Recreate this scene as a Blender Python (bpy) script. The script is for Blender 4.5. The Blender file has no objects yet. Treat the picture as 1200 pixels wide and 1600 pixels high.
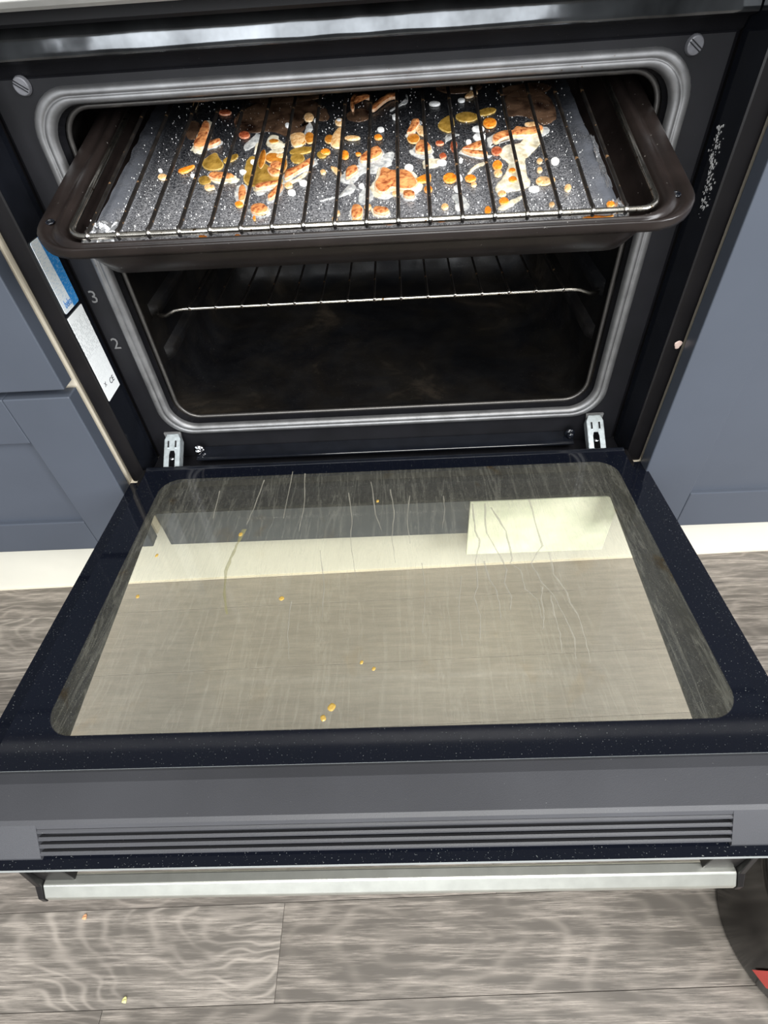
import bpy, bmesh, math, random
from mathutils import Vector, Matrix, noise

# ------------------------------------------------------------------ camera
scene = bpy.context.scene
cam_d = bpy.data.cameras.new('camera')
cam = bpy.data.objects.new('camera', cam_d)
scene.collection.objects.link(cam)
cam.location = (0.0254962, -0.4677532, 0.6607616)
cam.rotation_euler = (0.7677646, 0.0503424, -0.0071040)
cam_d.sensor_width = 36.0
cam_d.lens = 838.08 / 1600 * 36.0
cam_d.shift_x = (600 - 608.78) / 1600
cam_d.shift_y = (796.57 - 800) / 1600
cam_d.clip_start = 0.02
scene.camera = cam

# ------------------------------------------------------------------ view, world, lights
scene.view_settings.view_transform = 'Standard'
scene.view_settings.look = 'None'
scene.view_settings.gamma = 1.0
scene.view_settings.use_curve_mapping = False
scene.view_settings.exposure = 0.0
world = bpy.data.worlds.new('room_light')
scene.world = world
world.use_nodes = True
world.node_tree.nodes['Background'].inputs['Color'].default_value = (0.93, 0.97, 1.0, 1)
world.node_tree.nodes['Background'].inputs['Strength'].default_value = 0.24

def area(name, loc, target, sx, sy, power, col):
    d = bpy.data.lights.new(name, 'AREA')
    d.shape = 'RECTANGLE'; d.size = sx; d.size_y = sy; d.energy = power; d.color = col
    o = bpy.data.objects.new(name, d)
    scene.collection.objects.link(o)
    o.location = loc
    o.rotation_euler = (Vector(target) - Vector(loc)).to_track_quat('-Z', 'Y').to_euler()
    return o

area('window_light', (-0.30, -2.6, 1.45), (-0.1, 0, 0.7), 2.1, 1.9, 92, (0.94, 0.97, 1.0))
area('ceiling_light', (0.2, -1.35, 2.35), (0.1, -0.2, 0.3), 1.2, 0.9, 62, (1.0, 0.98, 0.93))
area('side_fill_light', (2.3, -1.5, 1.5), (-0.2, 0, 0.4), 1.0, 1.2, 95, (0.97, 0.98, 1.0))  # unseen fill light added to brighten the left cabinet edge and stickers
for o_ in [o for o in scene.objects if o.type == 'LIGHT']:
    o_['kind'] = 'structure'

# ------------------------------------------------------------------ helpers
C = scene.collection
PI = math.pi

class N:
    """small wrapper for building node materials"""
    def __init__(s, name):
        s.m = bpy.data.materials.new(name); s.m.use_nodes = True
        s.t = s.m.node_tree; s.n = s.t.nodes; s.l = s.t.links
        s.b = s.n['Principled BSDF']; s.out = s.n['Material Output']
    def add(s, typ, **kw):
        x = s.n.new(typ)
        for k, v in kw.items():
            if k.startswith('_'): setattr(x, k[1:], v)
            else: x.inputs[k.replace('__', ' ')].default_value = v
        return x
    def link(s, a, b): s.l.new(a, b)
    def coord(s, scale=(1, 1, 1), loc=(0, 0, 0), kind='Object'):
        tc = s.add('ShaderNodeTexCoord'); mp = s.add('ShaderNodeMapping', Scale=scale, Location=loc)
        s.link(tc.outputs[kind], mp.inputs[0]); return mp.outputs[0]
    def noise(s, vec, scale, detail=3, rough=.5, dist=0):
        x = s.add('ShaderNodeTexNoise', Scale=scale, Detail=detail, Roughness=rough, Distortion=dist)
        s.link(vec, x.inputs['Vector']); return x.outputs['Fac']
    def ramp(s, fac, stops):
        x = s.add('ShaderNodeValToRGB'); r = x.color_ramp
        while len(r.elements) < len(stops): r.elements.new(.5)
        for e, (p, c) in zip(r.elements, stops):
            e.position = p; e.color = (c, c, c, 1) if not isinstance(c, tuple) else (*c, 1)
        s.link(fac, x.inputs[0]); return x.outputs[0]
    def mix(s, fac, a, b, mode='MIX'):
        x = s.add('ShaderNodeMix', _data_type='RGBA', _blend_type=mode)
        for v, i in ((fac, 0), (a, 6), (b, 7)):
            if hasattr(v, 'is_linked') or hasattr(v, 'links'): s.link(v, x.inputs[i])
            elif i == 0: x.inputs[0].default_value = v
            else: x.inputs[i].default_value = (*v, 1)
        return x.outputs[2]
    def math(s, op, a, b=None):
        x = s.add('ShaderNodeMath', _operation=op)
        for i, v in enumerate((a, b)):
            if v is None: continue
            if hasattr(v, 'links'): s.link(v, x.inputs[i])
            else: x.inputs[i].default_value = v
        return x.outputs[0]
    def bump(s, h, strength=.3, dist=.001):
        x = s.add('ShaderNodeBump', Strength=strength, Distance=dist)
        s.link(h, x.inputs['Height']); s.link(x.outputs[0], s.b.inputs['Normal']); return x

def mat(name, col, rough=.5, metal=0., spec=.5, bump=None, var=None, dust=None, coat=0):
    """plain procedural material: colour variation noise, optional bump and pale dust specks"""
    k = N(name)
    k.b.inputs['Roughness'].default_value = rough
    k.b.inputs['Metallic'].default_value = metal
    k.b.inputs['Specular IOR Level'].default_value = spec
    k.b.inputs['Coat Weight'].default_value = coat
    v = k.coord()
    f = k.noise(v, var[0] if var else 40, 4)
    a = var[1] if var else .12
    c = k.ramp(f, [(.3, tuple(x * (1 - a) for x in col)), (.7, tuple(min(1, x * (1 + a)) for x in col))])
    if dust:
        d = k.noise(v, dust[0], 2, .6)
        m = k.ramp(d, [(dust[1], 0.), (dust[1] + .03, 1.)])
        c = k.mix(m, c, dust[2])
    k.link(c, k.b.inputs['Base Color'])
    if bump: k.bump(k.noise(v, bump[0], 3), bump[1], bump[2] if len(bump) > 2 else .001)
    return k.m

def emp(name, loc, rot=(0, 0, 0), label=None, cat=None, group=None):
    o = bpy.data.objects.new(name, None); C.objects.link(o)
    o.location = loc; o.rotation_euler = rot; o.empty_display_size = .05
    tag(o, label, cat, group); return o

def tag(o, label=None, cat=None, group=None, kind=None):
    if label: o['label'] = label
    if cat: o['category'] = cat
    if group: o['group'] = group
    if kind: o['kind'] = kind
    return o

def obj(name, bm, m, parent=None, label=None, smooth=False, off=None, bevel=0, loc=None, solid=0):
    """link a bmesh as one mesh object; off = world origin to subtract so the parent's base is the origin"""
    if off is not None: bmesh.ops.translate(bm, verts=bm.verts, vec=-Vector(off))
    bmesh.ops.recalc_face_normals(bm, faces=bm.faces)
    me = bpy.data.meshes.new(name); bm.to_mesh(me); bm.free()
    for mm in (m if isinstance(m, (list, tuple)) else [m]): me.materials.append(mm)
    o = bpy.data.objects.new(name, me); C.objects.link(o)
    if parent is not None: o.parent = parent
    if loc is not None: o.location = loc
    if label: o['label'] = label
    if smooth:
        for p in me.polygons: p.use_smooth = True
    if solid:
        s = o.modifiers.new('solid', 'SOLIDIFY'); s.thickness = solid; s.offset = -1
    if bevel:
        b = o.modifiers.new('bevel', 'BEVEL'); b.width = bevel; b.segments = 2; b.limit_method = 'ANGLE'
    return o

def B(): return bmesh.new()

def box(bm, lo, hi):
    v = [bm.verts.new((x, y, z)) for x in (lo[0], hi[0]) for y in (lo[1], hi[1]) for z in (lo[2], hi[2])]
    for f in ((0, 1, 3, 2), (4, 6, 7, 5), (0, 4, 5, 1), (2, 3, 7, 6), (0, 2, 6, 4), (1, 5, 7, 3)):
        bm.faces.new([v[i] for i in f])
    return bm

def loft(bm, loops, closed=True, cap0=False, cap1=False):
    R = [[bm.verts.new(p) for p in lp] for lp in loops]
    n = len(R[0])
    for a, b in zip(R, R[1:]):
        for i in range(n if closed else n - 1):
            j = (i + 1) % n
            bm.faces.new((a[i], a[j], b[j], b[i]))
    if cap0: bm.faces.new(R[0])
    if cap1: bm.faces.new(R[-1])
    return bm

def tube(bm, pts, r, n=8, closed=False, cap=True):
    pts = [Vector(p) for p in pts]; L = []
    m = len(pts)
    up = Vector((0, 0, 1))
    prev = None
    for i, p in enumerate(pts):
        a = pts[(i - 1) % m] if (closed or i > 0) else p
        b = pts[(i + 1) % m] if (closed or i < m - 1) else p
        t = (b - a).normalized()
        if prev is None:
            s = t.cross(up)
            if s.length < .05: s = t.cross(Vector((1, 0, 0)))
        else:
            s = prev - t * prev.dot(t)
        s.normalize(); prev = s
        q = t.cross(s)
        rr = r[i] if isinstance(r, (list, tuple)) else r
        L.append([p + s * rr * math.cos(2 * PI * k / n) + q * rr * math.sin(2 * PI * k / n) for k in range(n)])
    if closed: L.append(L[0])
    if closed:
        R = [[bm.verts.new(p) for p in lp] for lp in L[:-1]]
        for a, b in zip(R, R[1:] + R[:1]):
            for i in range(n): bm.faces.new((a[i], a[(i + 1) % n], b[(i + 1) % n], b[i]))
    else:
        loft(bm, L, True, cap, cap)
    return bm

def rrect(x0, x1, y0, y1, r, n=6):
    """2-D rounded rectangle, counter clockwise; same vertex count for any size"""
    out = []
    for cx, cy, a0 in ((x1 - r, y0 + r, -PI / 2), (x1 - r, y1 - r, 0), (x0 + r, y1 - r, PI / 2), (x0 + r, y0 + r, PI)):
        for k in range(n + 1):
            a = a0 + PI / 2 * k / n
            out.append((cx + r * math.cos(a), cy + r * math.sin(a)))
    return out

def ringbox(x0, x1, y0, y1, n=6):
    """rectangle outline with the vertex count of rrect(n), corners repeated along the sides"""
    return rrect(x0, x1, y0, y1, 1e-5, n)

def prism(bm, poly, axis, a, b):
    def P(p, t):
        if axis == 'x': return (t, p[0], p[1])
        if axis == 'y': return (p[0], t, p[1])
        return (p[0], p[1], t)
    return loft(bm, [[P(p, a) for p in poly], [P(p, b) for p in poly]], True, True, True)

def cyl(bm, c, r, h, axis='z', n=20, r2=None):
    r2 = r if r2 is None else r2
    L = []
    for t, rr in ((0, r), (h, r2)):
        lp = []
        for k in range(n):
            a = 2 * PI * k / n; u, v = rr * math.cos(a), rr * math.sin(a)
            lp.append({'z': (c[0] + u, c[1] + v, c[2] + t), 'y': (c[0] + u, c[1] + t, c[2] + v), 'x': (c[0] + t, c[1] + u, c[2] + v)}[axis])
        L.append(lp)
    return loft(bm, L, True, True, True)

def text_mesh(body, size, extrude=.0001, align='LEFT'):
    cu = bpy.data.curves.new('print', 'FONT'); cu.body = body; cu.size = size; cu.extrude = extrude
    cu.align_x = align; cu.resolution_u = 2
    t = bpy.data.objects.new('tmp', cu); C.objects.link(t)
    dg = bpy.context.evaluated_depsgraph_get()
    me = bpy.data.meshes.new_from_object(t.evaluated_get(dg))
    bpy.data.objects.remove(t); bm = bmesh.new(); bm.from_mesh(me); bpy.data.meshes.remove(me)
    return bm

INNER_FILM = .09
OUTER_WIN = (-.2450, .2370, -.311, -.055, .004, .26)
# ------------------------------------------------------------------ materials
M = {}
M['black_matt'] = mat('black_matt_enamel', (.0055, .0055, .007), .5, spec=.25, bump=(900, .08, .0003), var=(30, .25), dust=(1500, .74, (.25, .25, .25)))
M['black_flange'] = mat('black_painted_flange', (.005, .0045, .005), .34, spec=.35, var=(18, .3), dust=(700, .79, (.2, .2, .2)))
M['black_gloss'] = mat('black_gloss_enamel', (.006, .007, .01), .12, var=(60, .2), bump=(25, .06, .002))
M['band'] = mat('black_gloss_lip', (.095, .1, .105), .1, metal=.9, bump=(22, .12, .002), var=(26, .55))  # colour noise imitates streaky window reflections on the lip
M['enamel'] = None
M['seal'] = mat('grey_metal_seal', (.2, .2, .202), .48, metal=.75, var=(60, .2), bump=(700, .08, .0003), dust=(300, .72, (.12, .1, .08)))
M['dull_rim'] = mat('dull_metal_rim', (.09, .085, .08), .35, metal=.7)
M['steel'] = mat('brushed_steel', (.6, .61, .56), .36, metal=.9, var=(80, .08))
M['fascia'] = mat('satin_fascia_steel', (.5, .5, .47), .4, metal=.25)
M['bright_steel'] = mat('bright_rod_steel', (.66, .62, .55), .24, metal=1, var=(90, .3), dust=(160, .66, (.16, .1, .05)))
M['dark_rod'] = mat('tarnished_rod', (.022, .019, .017), .38, metal=.5, var=(70, .5), dust=(110, .66, (.34, .2, .1)))
M['zinc'] = mat('zinc_plated', (.6, .66, .68), .35, metal=.7, var=(200, .2))
M['chrome'] = mat('polished_screw', (.6, .6, .62), .15, metal=1)
M['tray'] = mat('brown_black_tray_enamel', (.013, .0095, .0085), .32, spec=.4, var=(30, .35), bump=(120, .12, .001), dust=(420, .735, (.3, .28, .26)))
M['plastic'] = mat('dark_grey_plastic', (.048, .049, .055), .5, bump=(1400, .25, .0004), var=(7, .18), dust=(900, .775, (.4, .4, .4)))
M['glass_edge'] = mat('polished_glass_edge', (.3, .32, .32), .25, var=(20, .1))
M['floor_base'] = mat('plank_underside', (.11, .095, .085), .6)
M['black_glass'] = mat('black_printed_glass', (.004, .006, .012), .1, var=(9, .4), dust=(800, .79, (.25, .27, .25)))
M['cream'] = mat('cream_board', (.68, .66, .58), .4, var=(14, .04))
M['cream_edge'] = mat('cream_edge_band', (.72, .65, .52), .5, var=(14, .1))
M['blue'] = mat('blue_grey_painted_front', (.06, .07, .09), .36, var=(6, .08), bump=(260, .04, .0006), dust=(70, .8, (.04, .05, .08)))
M['plug'] = mat('grey_plug', (.13, .13, .14), .3, var=(100, .3))
M['dark_void'] = mat('dark_cavity_panel', (.02, .02, .022), .7)
M['tub'] = mat('black_glossy_plastic', (.012, .011, .010), .22, var=(12, .3), spec=.35)
M['red'] = mat('red_label', (.5, .05, .04), .4)
M['print'] = mat('dark_print', (.05, .05, .06), .6)
M['white_print'] = mat('white_print', (.85, .87, .88), .5)
M['stamp'] = mat('grey_stamping', (.12, .12, .12), .4)

# black speckled oven enamel with burnt-on dirt
k = N('speckled_oven_enamel')
v = k.coord(); d = k.noise(v, 9, 6, .65, .6); sp = k.noise(v, 700, 2)
c = k.ramp(d, [(.42, (.005, .005, .006)), (.6, (.012, .010, .008)), (.74, (.045, .035, .025))])
c = k.mix(k.ramp(sp, [(.7, 0.), (.74, .8)]), c, (.12, .11, .10))
k.link(c, k.b.inputs['Base Color'])
k.link(k.ramp(k.noise(v, 30, 4), [(.35, .4), (.65, .65)]), k.b.inputs['Roughness'])
k.b.inputs['Specular IOR Level'].default_value = .3
k.bump(k.noise(v, 350, 4), .25, .0006)
M['enamel'] = k.m

# foil: coloured dark for the cavity it mirrors, speckled with pale fat, cleaner along its side edges
k = N('greasy_foil')
v = k.coord()
sp = k.noise(v, 1000, 4, .75); big = k.noise(v, 26, 3)
sep = k.add('ShaderNodeSeparateXYZ'); k.link(v, sep.inputs[0])
near = k.ramp(k.math('MULTIPLY', sep.outputs['Y'], 5.0), [(0., 1.), (.62, 0.)])   # fewer fat specks deeper in the oven
thr = k.math('ADD', sp, k.math('MULTIPLY', near, .115))
m1 = k.ramp(thr, [(.5, 0.), (.76, 1.)])
c = k.mix(m1, (.024, .026, .032), (.5, .5, .52))
edge = k.ramp(k.math('ABSOLUTE', k.math('ADD', sep.outputs['X'], .005)), [(.160, 0.), (.176, 1.)])
edge = k.math('MULTIPLY', edge, k.ramp(k.noise(v, 40, 3), [(.35, .3), (.55, 1.)]))
c = k.mix(edge, c, (.15, .16, .185))
deep = k.ramp(k.math('MULTIPLY', sep.outputs['Y'], 5.0), [(.15, 1.), (.8, .22)])  # painted falloff: colour darkens toward the back, where less light reaches
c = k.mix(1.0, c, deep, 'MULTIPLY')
k.link(c, k.b.inputs['Base Color'])
k.b.inputs['Metallic'].default_value = .35
k.link(k.ramp(big, [(.3, .22), (.7, .45)]), k.b.inputs['Roughness'])
k.bump(k.noise(v, 160, 4, .6), .5, .0012)
M['foil'] = k.m
M['foil_clean'] = mat('crumpled_foil', (.75, .76, .78), .3, metal=.9, bump=(300, .8, .002))

def food(name, c0, c1, rough=.25, scale=260, alpha=1.0, bump=.35):
    k = N(name); v = k.coord()
    f = k.noise(v, scale, 4, .6, .5)
    k.link(k.ramp(f, [(.35, c0), (.62, c1)]), k.b.inputs['Base Color'])
    k.b.inputs['Roughness'].default_value = rough; k.b.inputs['Alpha'].default_value = alpha
    k.bump(k.noise(v, scale * 1.5, 3), bump, .0012)
    return k.m
F = {
 'M': food('cooked_meat', (.24, .05, .015), (.80, .34, .12), .28, 190, 1.0, .6),
 'film': food('white_fat_film', (.30, .31, .32), (.74, .74, .7), .35, 200, .8),
 'cream': food('cream_fat_film', (.45, .38, .25), (.78, .74, .6), .35, 150),
 'tan': food('tan_grease', (.5, .24, .07), (.82, .55, .28), .3, 300),
 'olive': food('olive_grease', (.22, .12, .015), (.42, .25, .05), .2, 130, .85),
 'orange': food('orange_grease', (.62, .13, .01), (.82, .32, .03), .15, 220),
 'amber': food('amber_grease', (.34, .1, .01), (.5, .2, .03), .15, 220),
 'redbrown': food('red_brown_grease', (.22, .03, .012), (.45, .12, .05), .2, 220),
 'brown': food('brown_glaze', (.014, .006, .004), (.15, .085, .05), .16, 48, .78),
 'white': food('white_fat_drop', (.72, .72, .7), (.9, .9, .88), .35, 200),
}

RIM = {'M': food('pale_meat_rim', (.72, .38, .2), (.85, .62, .42), .3), 'orange': food('pale_orange_rim', (.75, .3, .06), (.85, .5, .2), .2),
       'tan': food('pale_tan_rim', (.75, .5, .25), (.85, .7, .5), .3), 'amber': food('tan_rim', (.6, .35, .12), (.8, .55, .28), .25), 'redbrown': food('red_rim', (.5, .16, .08), (.75, .4, .25), .25),
       'olive': food('olive_rim', (.32, .2, .04), (.55, .38, .12), .2)}
# floor planks: printed grey oak vinyl with cathedral grain around each plank's own origin
def plank_mat(name, sx, sy, rings, tone, ringamt=.5, con=1.0):
    k = N(name)
    v = k.coord()
    warp = k.add('ShaderNodeTexNoise', Scale=9.0, Detail=2.0)
    k.link(k.coord((1.0, 2.2, 1.0)), warp.inputs['Vector'])
    off = k.add('ShaderNodeVectorMath', _operation='SCALE'); k.link(warp.outputs['Color'], off.inputs[0]); off.inputs['Scale'].default_value = .075
    add = k.add('ShaderNodeVectorMath', _operation='ADD'); k.link(v, add.inputs[0]); k.link(off.outputs[0], add.inputs[1])
    mp = k.add('ShaderNodeMapping', Scale=(sx, sy, 1), Location=(-.0375 * sx, -.0375 * sy, -.03)); k.link(add.outputs[0], mp.inputs[0])
    ln = k.add('ShaderNodeVectorMath', _operation='LENGTH'); k.link(mp.outputs[0], ln.inputs[0])
    s = k.math('SINE', k.math('MULTIPLY', ln.outputs['Value'], rings))
    s01 = k.math('ADD', k.math('MULTIPLY', s, .5), .5)
    s01 = k.math('POWER', s01, 3.5)
    fine = k.noise(k.coord((11, 300, 60)), 2.2, 7, .78)
    mid = k.noise(k.coord((5, 60, 20)), 2.0, 4, .6)
    a = k.ramp(fine, [(.36, tuple(x * max(.3, 1 - .4 * con) for x in tone)), (.5, tone), (.66, tuple(min(1, x * (1 + .42 * con)) for x in tone))])
    a = k.mix(k.ramp(mid, [(.35, .7 * con), (.6, 0.)]), a, tuple(x * .5 for x in tone))
    a = k.mix(k.math('MULTIPLY', s01, k.ramp(k.noise(v, 12, 2), [(.38, .08), (.6, ringamt)])), a, tuple(min(1, x * 1.75) for x in tone))
    k.link(a, k.b.inputs['Base Color']); k.b.inputs['Roughness'].default_value = .42
    k.b.inputs['Specular IOR Level'].default_value = .4
    k.bump(fine, .25, .0004)
    return k.m
PM = [plank_mat('grey_oak_vinyl', 1.0, 3.6, 240, (.235, .21, .183), .5, 1.8),
      plank_mat('grey_oak_vinyl_broad', .8, 2.4, 190, (.2, .177, .153), .28, 2.1),
      plank_mat('grey_oak_vinyl_plain', .25, 5.5, 150, (.215, .19, .165), .35, 1.9),
      plank_mat('grey_oak_vinyl_hazed', .2, 5.0, 90, (.27, .24, .21), .08, .45)]  # last one: contrast lowered to imitate haze through the greasy door glass

# glass: clear window inside a black printed border, with a film of dried grease
def glass_mat(name, film, window, filmcol, clear):
    """window = (x0, x1, y0, y1, r, taper): clear part in local metres; outside it the pane is printed black"""
    k = N(name)
    v = k.coord()
    x0, x1, y0, y1, r, tp = window
    sep = k.add('ShaderNodeSeparateXYZ'); k.link(v, sep.inputs[0])
    X, Y = sep.outputs['X'], sep.outputs['Y']
    # rounded box distance
    cx, cy, hx, hy = (x0 + x1) / 2, (y0 + y1) / 2, (x1 - x0) / 2, (y1 - y0) / 2
    Xs = k.math('SUBTRACT', X, cx)
    Xs = k.math('DIVIDE', Xs, k.math('ADD', k.math('MULTIPLY', k.math('SUBTRACT', Y, cy), tp), 1.0))
    qx = k.math('SUBTRACT', k.math('ABSOLUTE', Xs), hx - r)
    qy = k.math('SUBTRACT', k.math('ABSOLUTE', k.math('SUBTRACT', Y, cy)), hy - r)
    mx, my = k.math('MAXIMUM', qx, 0.0), k.math('MAXIMUM', qy, 0.0)
    dist = k.math('SUBTRACT', k.math('SQRT', k.math('ADD', k.math('MULTIPLY', mx, mx), k.math('MULTIPLY', my, my))), r)
    border = k.math('MULTIPLY', k.math('ADD', dist, .0004), 1500.0)
    border = k.add('ShaderNodeClamp'); k.link(k.math('MULTIPLY', k.math('ADD', dist, .0003), 1500.0), border.inputs[0])
    border = border.outputs[0]
    # grease runs along the door's length
    runs = k.noise(k.coord((95, 7, 1)), 1.0, 4, .6, .9)
    runs = k.ramp(runs, [(.52, 0.), (.575, .8), (.60, 0.)])
    cells = k.noise(k.coord((160, 45, 1)), 1.0, 3, .6, 1.2)
    cells = k.ramp(cells, [(.47, 0.), (.53, .4), (.57, 0.)])
    soft = k.ramp(k.noise(v, 7, 3), [(.3, .75), (.7, 1.15)])
    specks = k.ramp(k.noise(v, 1100, 2), [(.70, 0.), (.73, 1.)])
    cov = k.math('MULTIPLY', soft, film)
    cov = k.math('ADD', cov, k.math('MULTIPLY', k.math('ADD', runs, cells), film * 1.3))
    cov = k.math('ADD', cov, k.math('MULTIPLY', specks, film * 4))
    cl = k.add('ShaderNodeClamp'); k.link(cov, cl.inputs[0]); cov = cl.outputs[0]
    geo = k.add('ShaderNodeNewGeometry'); front = k.math('SUBTRACT', 1.0, geo.outputs['Backfacing'])
    cov = k.math('MULTIPLY', cov, front)
    tr = k.add('ShaderNodeBsdfTransparent', Color=(*clear, 1))
    df = k.add('ShaderNodeBsdfDiffuse', Color=(*filmcol, 1))
    stain = k.ramp(k.noise(v, 22, 4, .6, .4), [(.62, filmcol), (.72, (filmcol[0] * .8, filmcol[1] * .55, filmcol[2] * .25))])
    k.link(stain, df.inputs['Color'])
    tl = k.add('ShaderNodeBsdfTranslucent', Color=(*filmcol, 1))
    fm = k.add('ShaderNodeMixShader', Fac=.35); k.link(df.outputs[0], fm.inputs[1]); k.link(tl.outputs[0], fm.inputs[2])
    w = k.add('ShaderNodeMixShader'); k.link(cov, w.inputs[0]); k.link(tr.outputs[0], w.inputs[1]); k.link(fm.outputs[0], w.inputs[2])
    bk = k.add('ShaderNodeBsdfDiffuse'); 
    dm = k.mix(specks, (.004, .005, .009), (.2, .21, .2)); k.link(dm, bk.inputs['Color'])
    q = k.add('ShaderNodeMixShader'); k.link(border, q.inputs[0]); k.link(w.outputs[0], q.inputs[1]); k.link(bk.outputs[0], q.inputs[2])
    gl = k.add('ShaderNodeBsdfGlossy', Roughness=.06)
    fr = k.add('ShaderNodeFresnel', IOR=1.45)
    o = k.add('ShaderNodeMixShader'); k.link(k.math('MULTIPLY', fr.outputs[0], front), o.inputs[0]); k.link(q.outputs[0], o.inputs[1]); k.link(gl.outputs[0], o.inputs[2])
    k.link(o.outputs[0], k.out.inputs['Surface'])
    return k.m
M['run'] = mat('dried_grease_run', (.42, .40, .33), .5)
M['run'].node_tree.nodes['Principled BSDF'].inputs['Alpha'].default_value = .4
M['run_yellow'] = mat('yellow_grease_run', (.38, .35, .16), .4)
M['run_yellow'].node_tree.nodes['Principled BSDF'].inputs['Alpha'].default_value = .35
M['spot'] = mat('amber_grease_dot', (.4, .26, .06), .3)
M['inner_glass'] = glass_mat('greasy_inner_glass', INNER_FILM, (-.2435, .2525, -.3165, -.026, .022, 0), (.54, .53, .44), (1, 1, .975))
M['outer_glass'] = glass_mat('outer_glass', .03, OUTER_WIN, (.5, .5, .45), (1, 1, .975))

# ------------------------------------------------------------------ setting: floor, wall
fy = .0193
bm = B(); box(bm, (-1.4, -1.6, -.02), (1.4, .62, -.0012))
floor = tag(obj('floor', bm, M['floor_base']), kind='structure')
floor['label'] = 'grey oak effect plank floor'
rows = [-.675, -.5995, -.524, -.4487, -.3733, -.2866, -.2, -.113, -.0127, .075]
ends = {2: [-.2724, .62], 3: [-.1134, .84], 4: [.1005, -.82], 5: [1.0], 6: [-.412, .44], 7: [-.433, .436], 8: [-.46, .445], 1: [.2, -.7], 0: [-.5, .4]}
knots = {(3, 0): (-.135, -.392, 0), (3, 1): (.03, -.41, 1), (4, 0): (-.30, -.335, 2), (4, 1): (.3, -.33, 2), (2, 0): (-.5, -.49, 2), (2, 1): (.05, -.50, 1),
         (7, 0): (-.47, -.045, 0), (7, 2): (.56, -.065, 1), (6, 0): (-.5, -.17, 1), (6, 2): (.6, -.155, 2), (8, 2): (.6, .03, 2),
         (5, 0): (0, -.24, 3), (6, 1): (0, -.16, 3), (7, 1): (0, -.06, 3), (8, 1): (0, .03, 3)}
rnd = random.Random(4)
GAP = .00022
for i in range(len(rows) - 1):
    xs = sorted([-1.4, 1.4] + ends.get(i, [0]))
    for j in range(len(xs) - 1):
        kx, ky, mi = knots.get((i, j), (rnd.uniform(xs[j], xs[j + 1]), (rows[i] + rows[i + 1]) / 2 + rnd.uniform(-.02, .05), rnd.choice((0, 1, 2, 2))))
        bm = B(); loft(bm, [[(x, y + fy * x, z) for x, y in ((xs[j] + GAP, rows[i] + GAP), (xs[j + 1] - GAP, rows[i] + GAP), (xs[j + 1] - GAP, rows[i + 1] - GAP), (xs[j] + GAP, rows[i + 1] - GAP))] for z in (-.002, -.0002)]
                       + [[(x, y + fy * x, 0) for x, y in ((xs[j] + GAP * 1.7, rows[i] + GAP * 1.7), (xs[j + 1] - GAP * 1.7, rows[i] + GAP * 1.7), (xs[j + 1] - GAP * 1.7, rows[i + 1] - GAP * 1.7), (xs[j] + GAP * 1.7, rows[i + 1] - GAP * 1.7))]], True, False, True)
        obj('plank', bm, PM[mi], floor, off=(kx, ky, 0), loc=(kx, ky, 0))
# the floor goes on behind and under the camera
bm = B(); box(bm, (-1.4, -1.6, -.0011), (1.4, -.676 - .03, -.0005)); obj('floor_covering', bm, PM[2], floor)
bm = B(); box(bm, (-1.4, .62, 0), (1.4, .68, 1.0)); tag(obj('wall_back', bm, M['cream']), kind='structure')

# ------------------------------------------------------------------ plinth and cabinets
def yawed(bm, y0):
    for vv in bm.verts: vv.co.y += fy * vv.co.x
    return bm
bm = B(); box(bm, (-1.1, .042, .0005), (1.1, .058, .147)); yawed(bm, 0)
pl = obj('plinth', bm, M['cream'], bevel=.0008)
tag(pl, 'long cream plinth board under the kitchen units behind the open door', 'plinth')
bm = B(); box(bm, (-1.1, .0405, .0005), (1.1, .0419, .004)); yawed(bm, 0); obj('sealing_strip', bm, M['cream_edge'], pl)

def shaker(name, x0, x1, z0, z1, yf, stile, rail_b, rail_t, parent, th=.018, rec=.006, off=None):
    """a framed front: two stiles, two rails, a recessed panel; chamfered joints show as fine lines"""
    root = obj(name, box(B(), (x0 + .0005, yf + rec, z0 + .0005), (x1 - .0005, yf + th, z1 - .0005)), M['blue'], parent, off=off)
    g = .0003
    for nm, lo, hi in (('stile', (x0, yf, z0), (x0 + stile - g, yf + th, z1)), ('stile', (x1 - stile + g, yf, z0), (x1, yf + th, z1)),
                       ('rail', (x0 + stile, yf, z0), (x1 - stile, yf + th, z0 + rail_b)), ('rail', (x0 + stile, yf, z1 - rail_t), (x1 - stile, yf + th, z1))):
        obj(nm, box(B(), lo, hi), M['blue'], root, bevel=.0012, off=off)
    return root

cl = emp('base_cabinet', (-.6, 0, .15), label='blue grey drawer unit to the left of the oven', cat='cabinet')
of = (-.6, 0, .15)
bm = B()
for lo, hi in (((-.9, 0, .15), (-.884, .56, .80)), ((-.3175, 0, .15), (-.3005, .56, .80)), ((-.884, 0, .15), (-.3175, .56, .166)), ((-.884, .545, .166), (-.3175, .56, .80))):
    box(bm, lo, hi)
obj('carcass', bm, M['cream_edge'], cl, off=of)
shaker('drawer_front', -.897, -.2995, .3845, .80, -.0225, .07, .066, .066, cl, off=of)
shaker('drawer_front', -.897, -.2995, .1500, .3765, -.0225, .0675, .0505, .0545, cl, off=of)
cr = emp('base_cabinet', (.6, 0, .15), label='blue grey cupboard to the right of the oven', cat='cabinet')
of = (.6, 0, .15)
bm = B()
for lo, hi in (((.884, 0, .15), (.9, .56, .80)), ((.3, 0, .15), (.3165, .56, .80)), ((.3165, 0, .15), (.884, .56, .166)), ((.3165, .545, .166), (.884, .56, .80))):
    box(bm, lo, hi)
obj('carcass', bm, M['cream_edge'], cr, off=of)
dr = shaker('cabinet_door', .2945, .897, .1510, .80, -.0225, .0625, .056, .066, cr, off=of)

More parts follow.
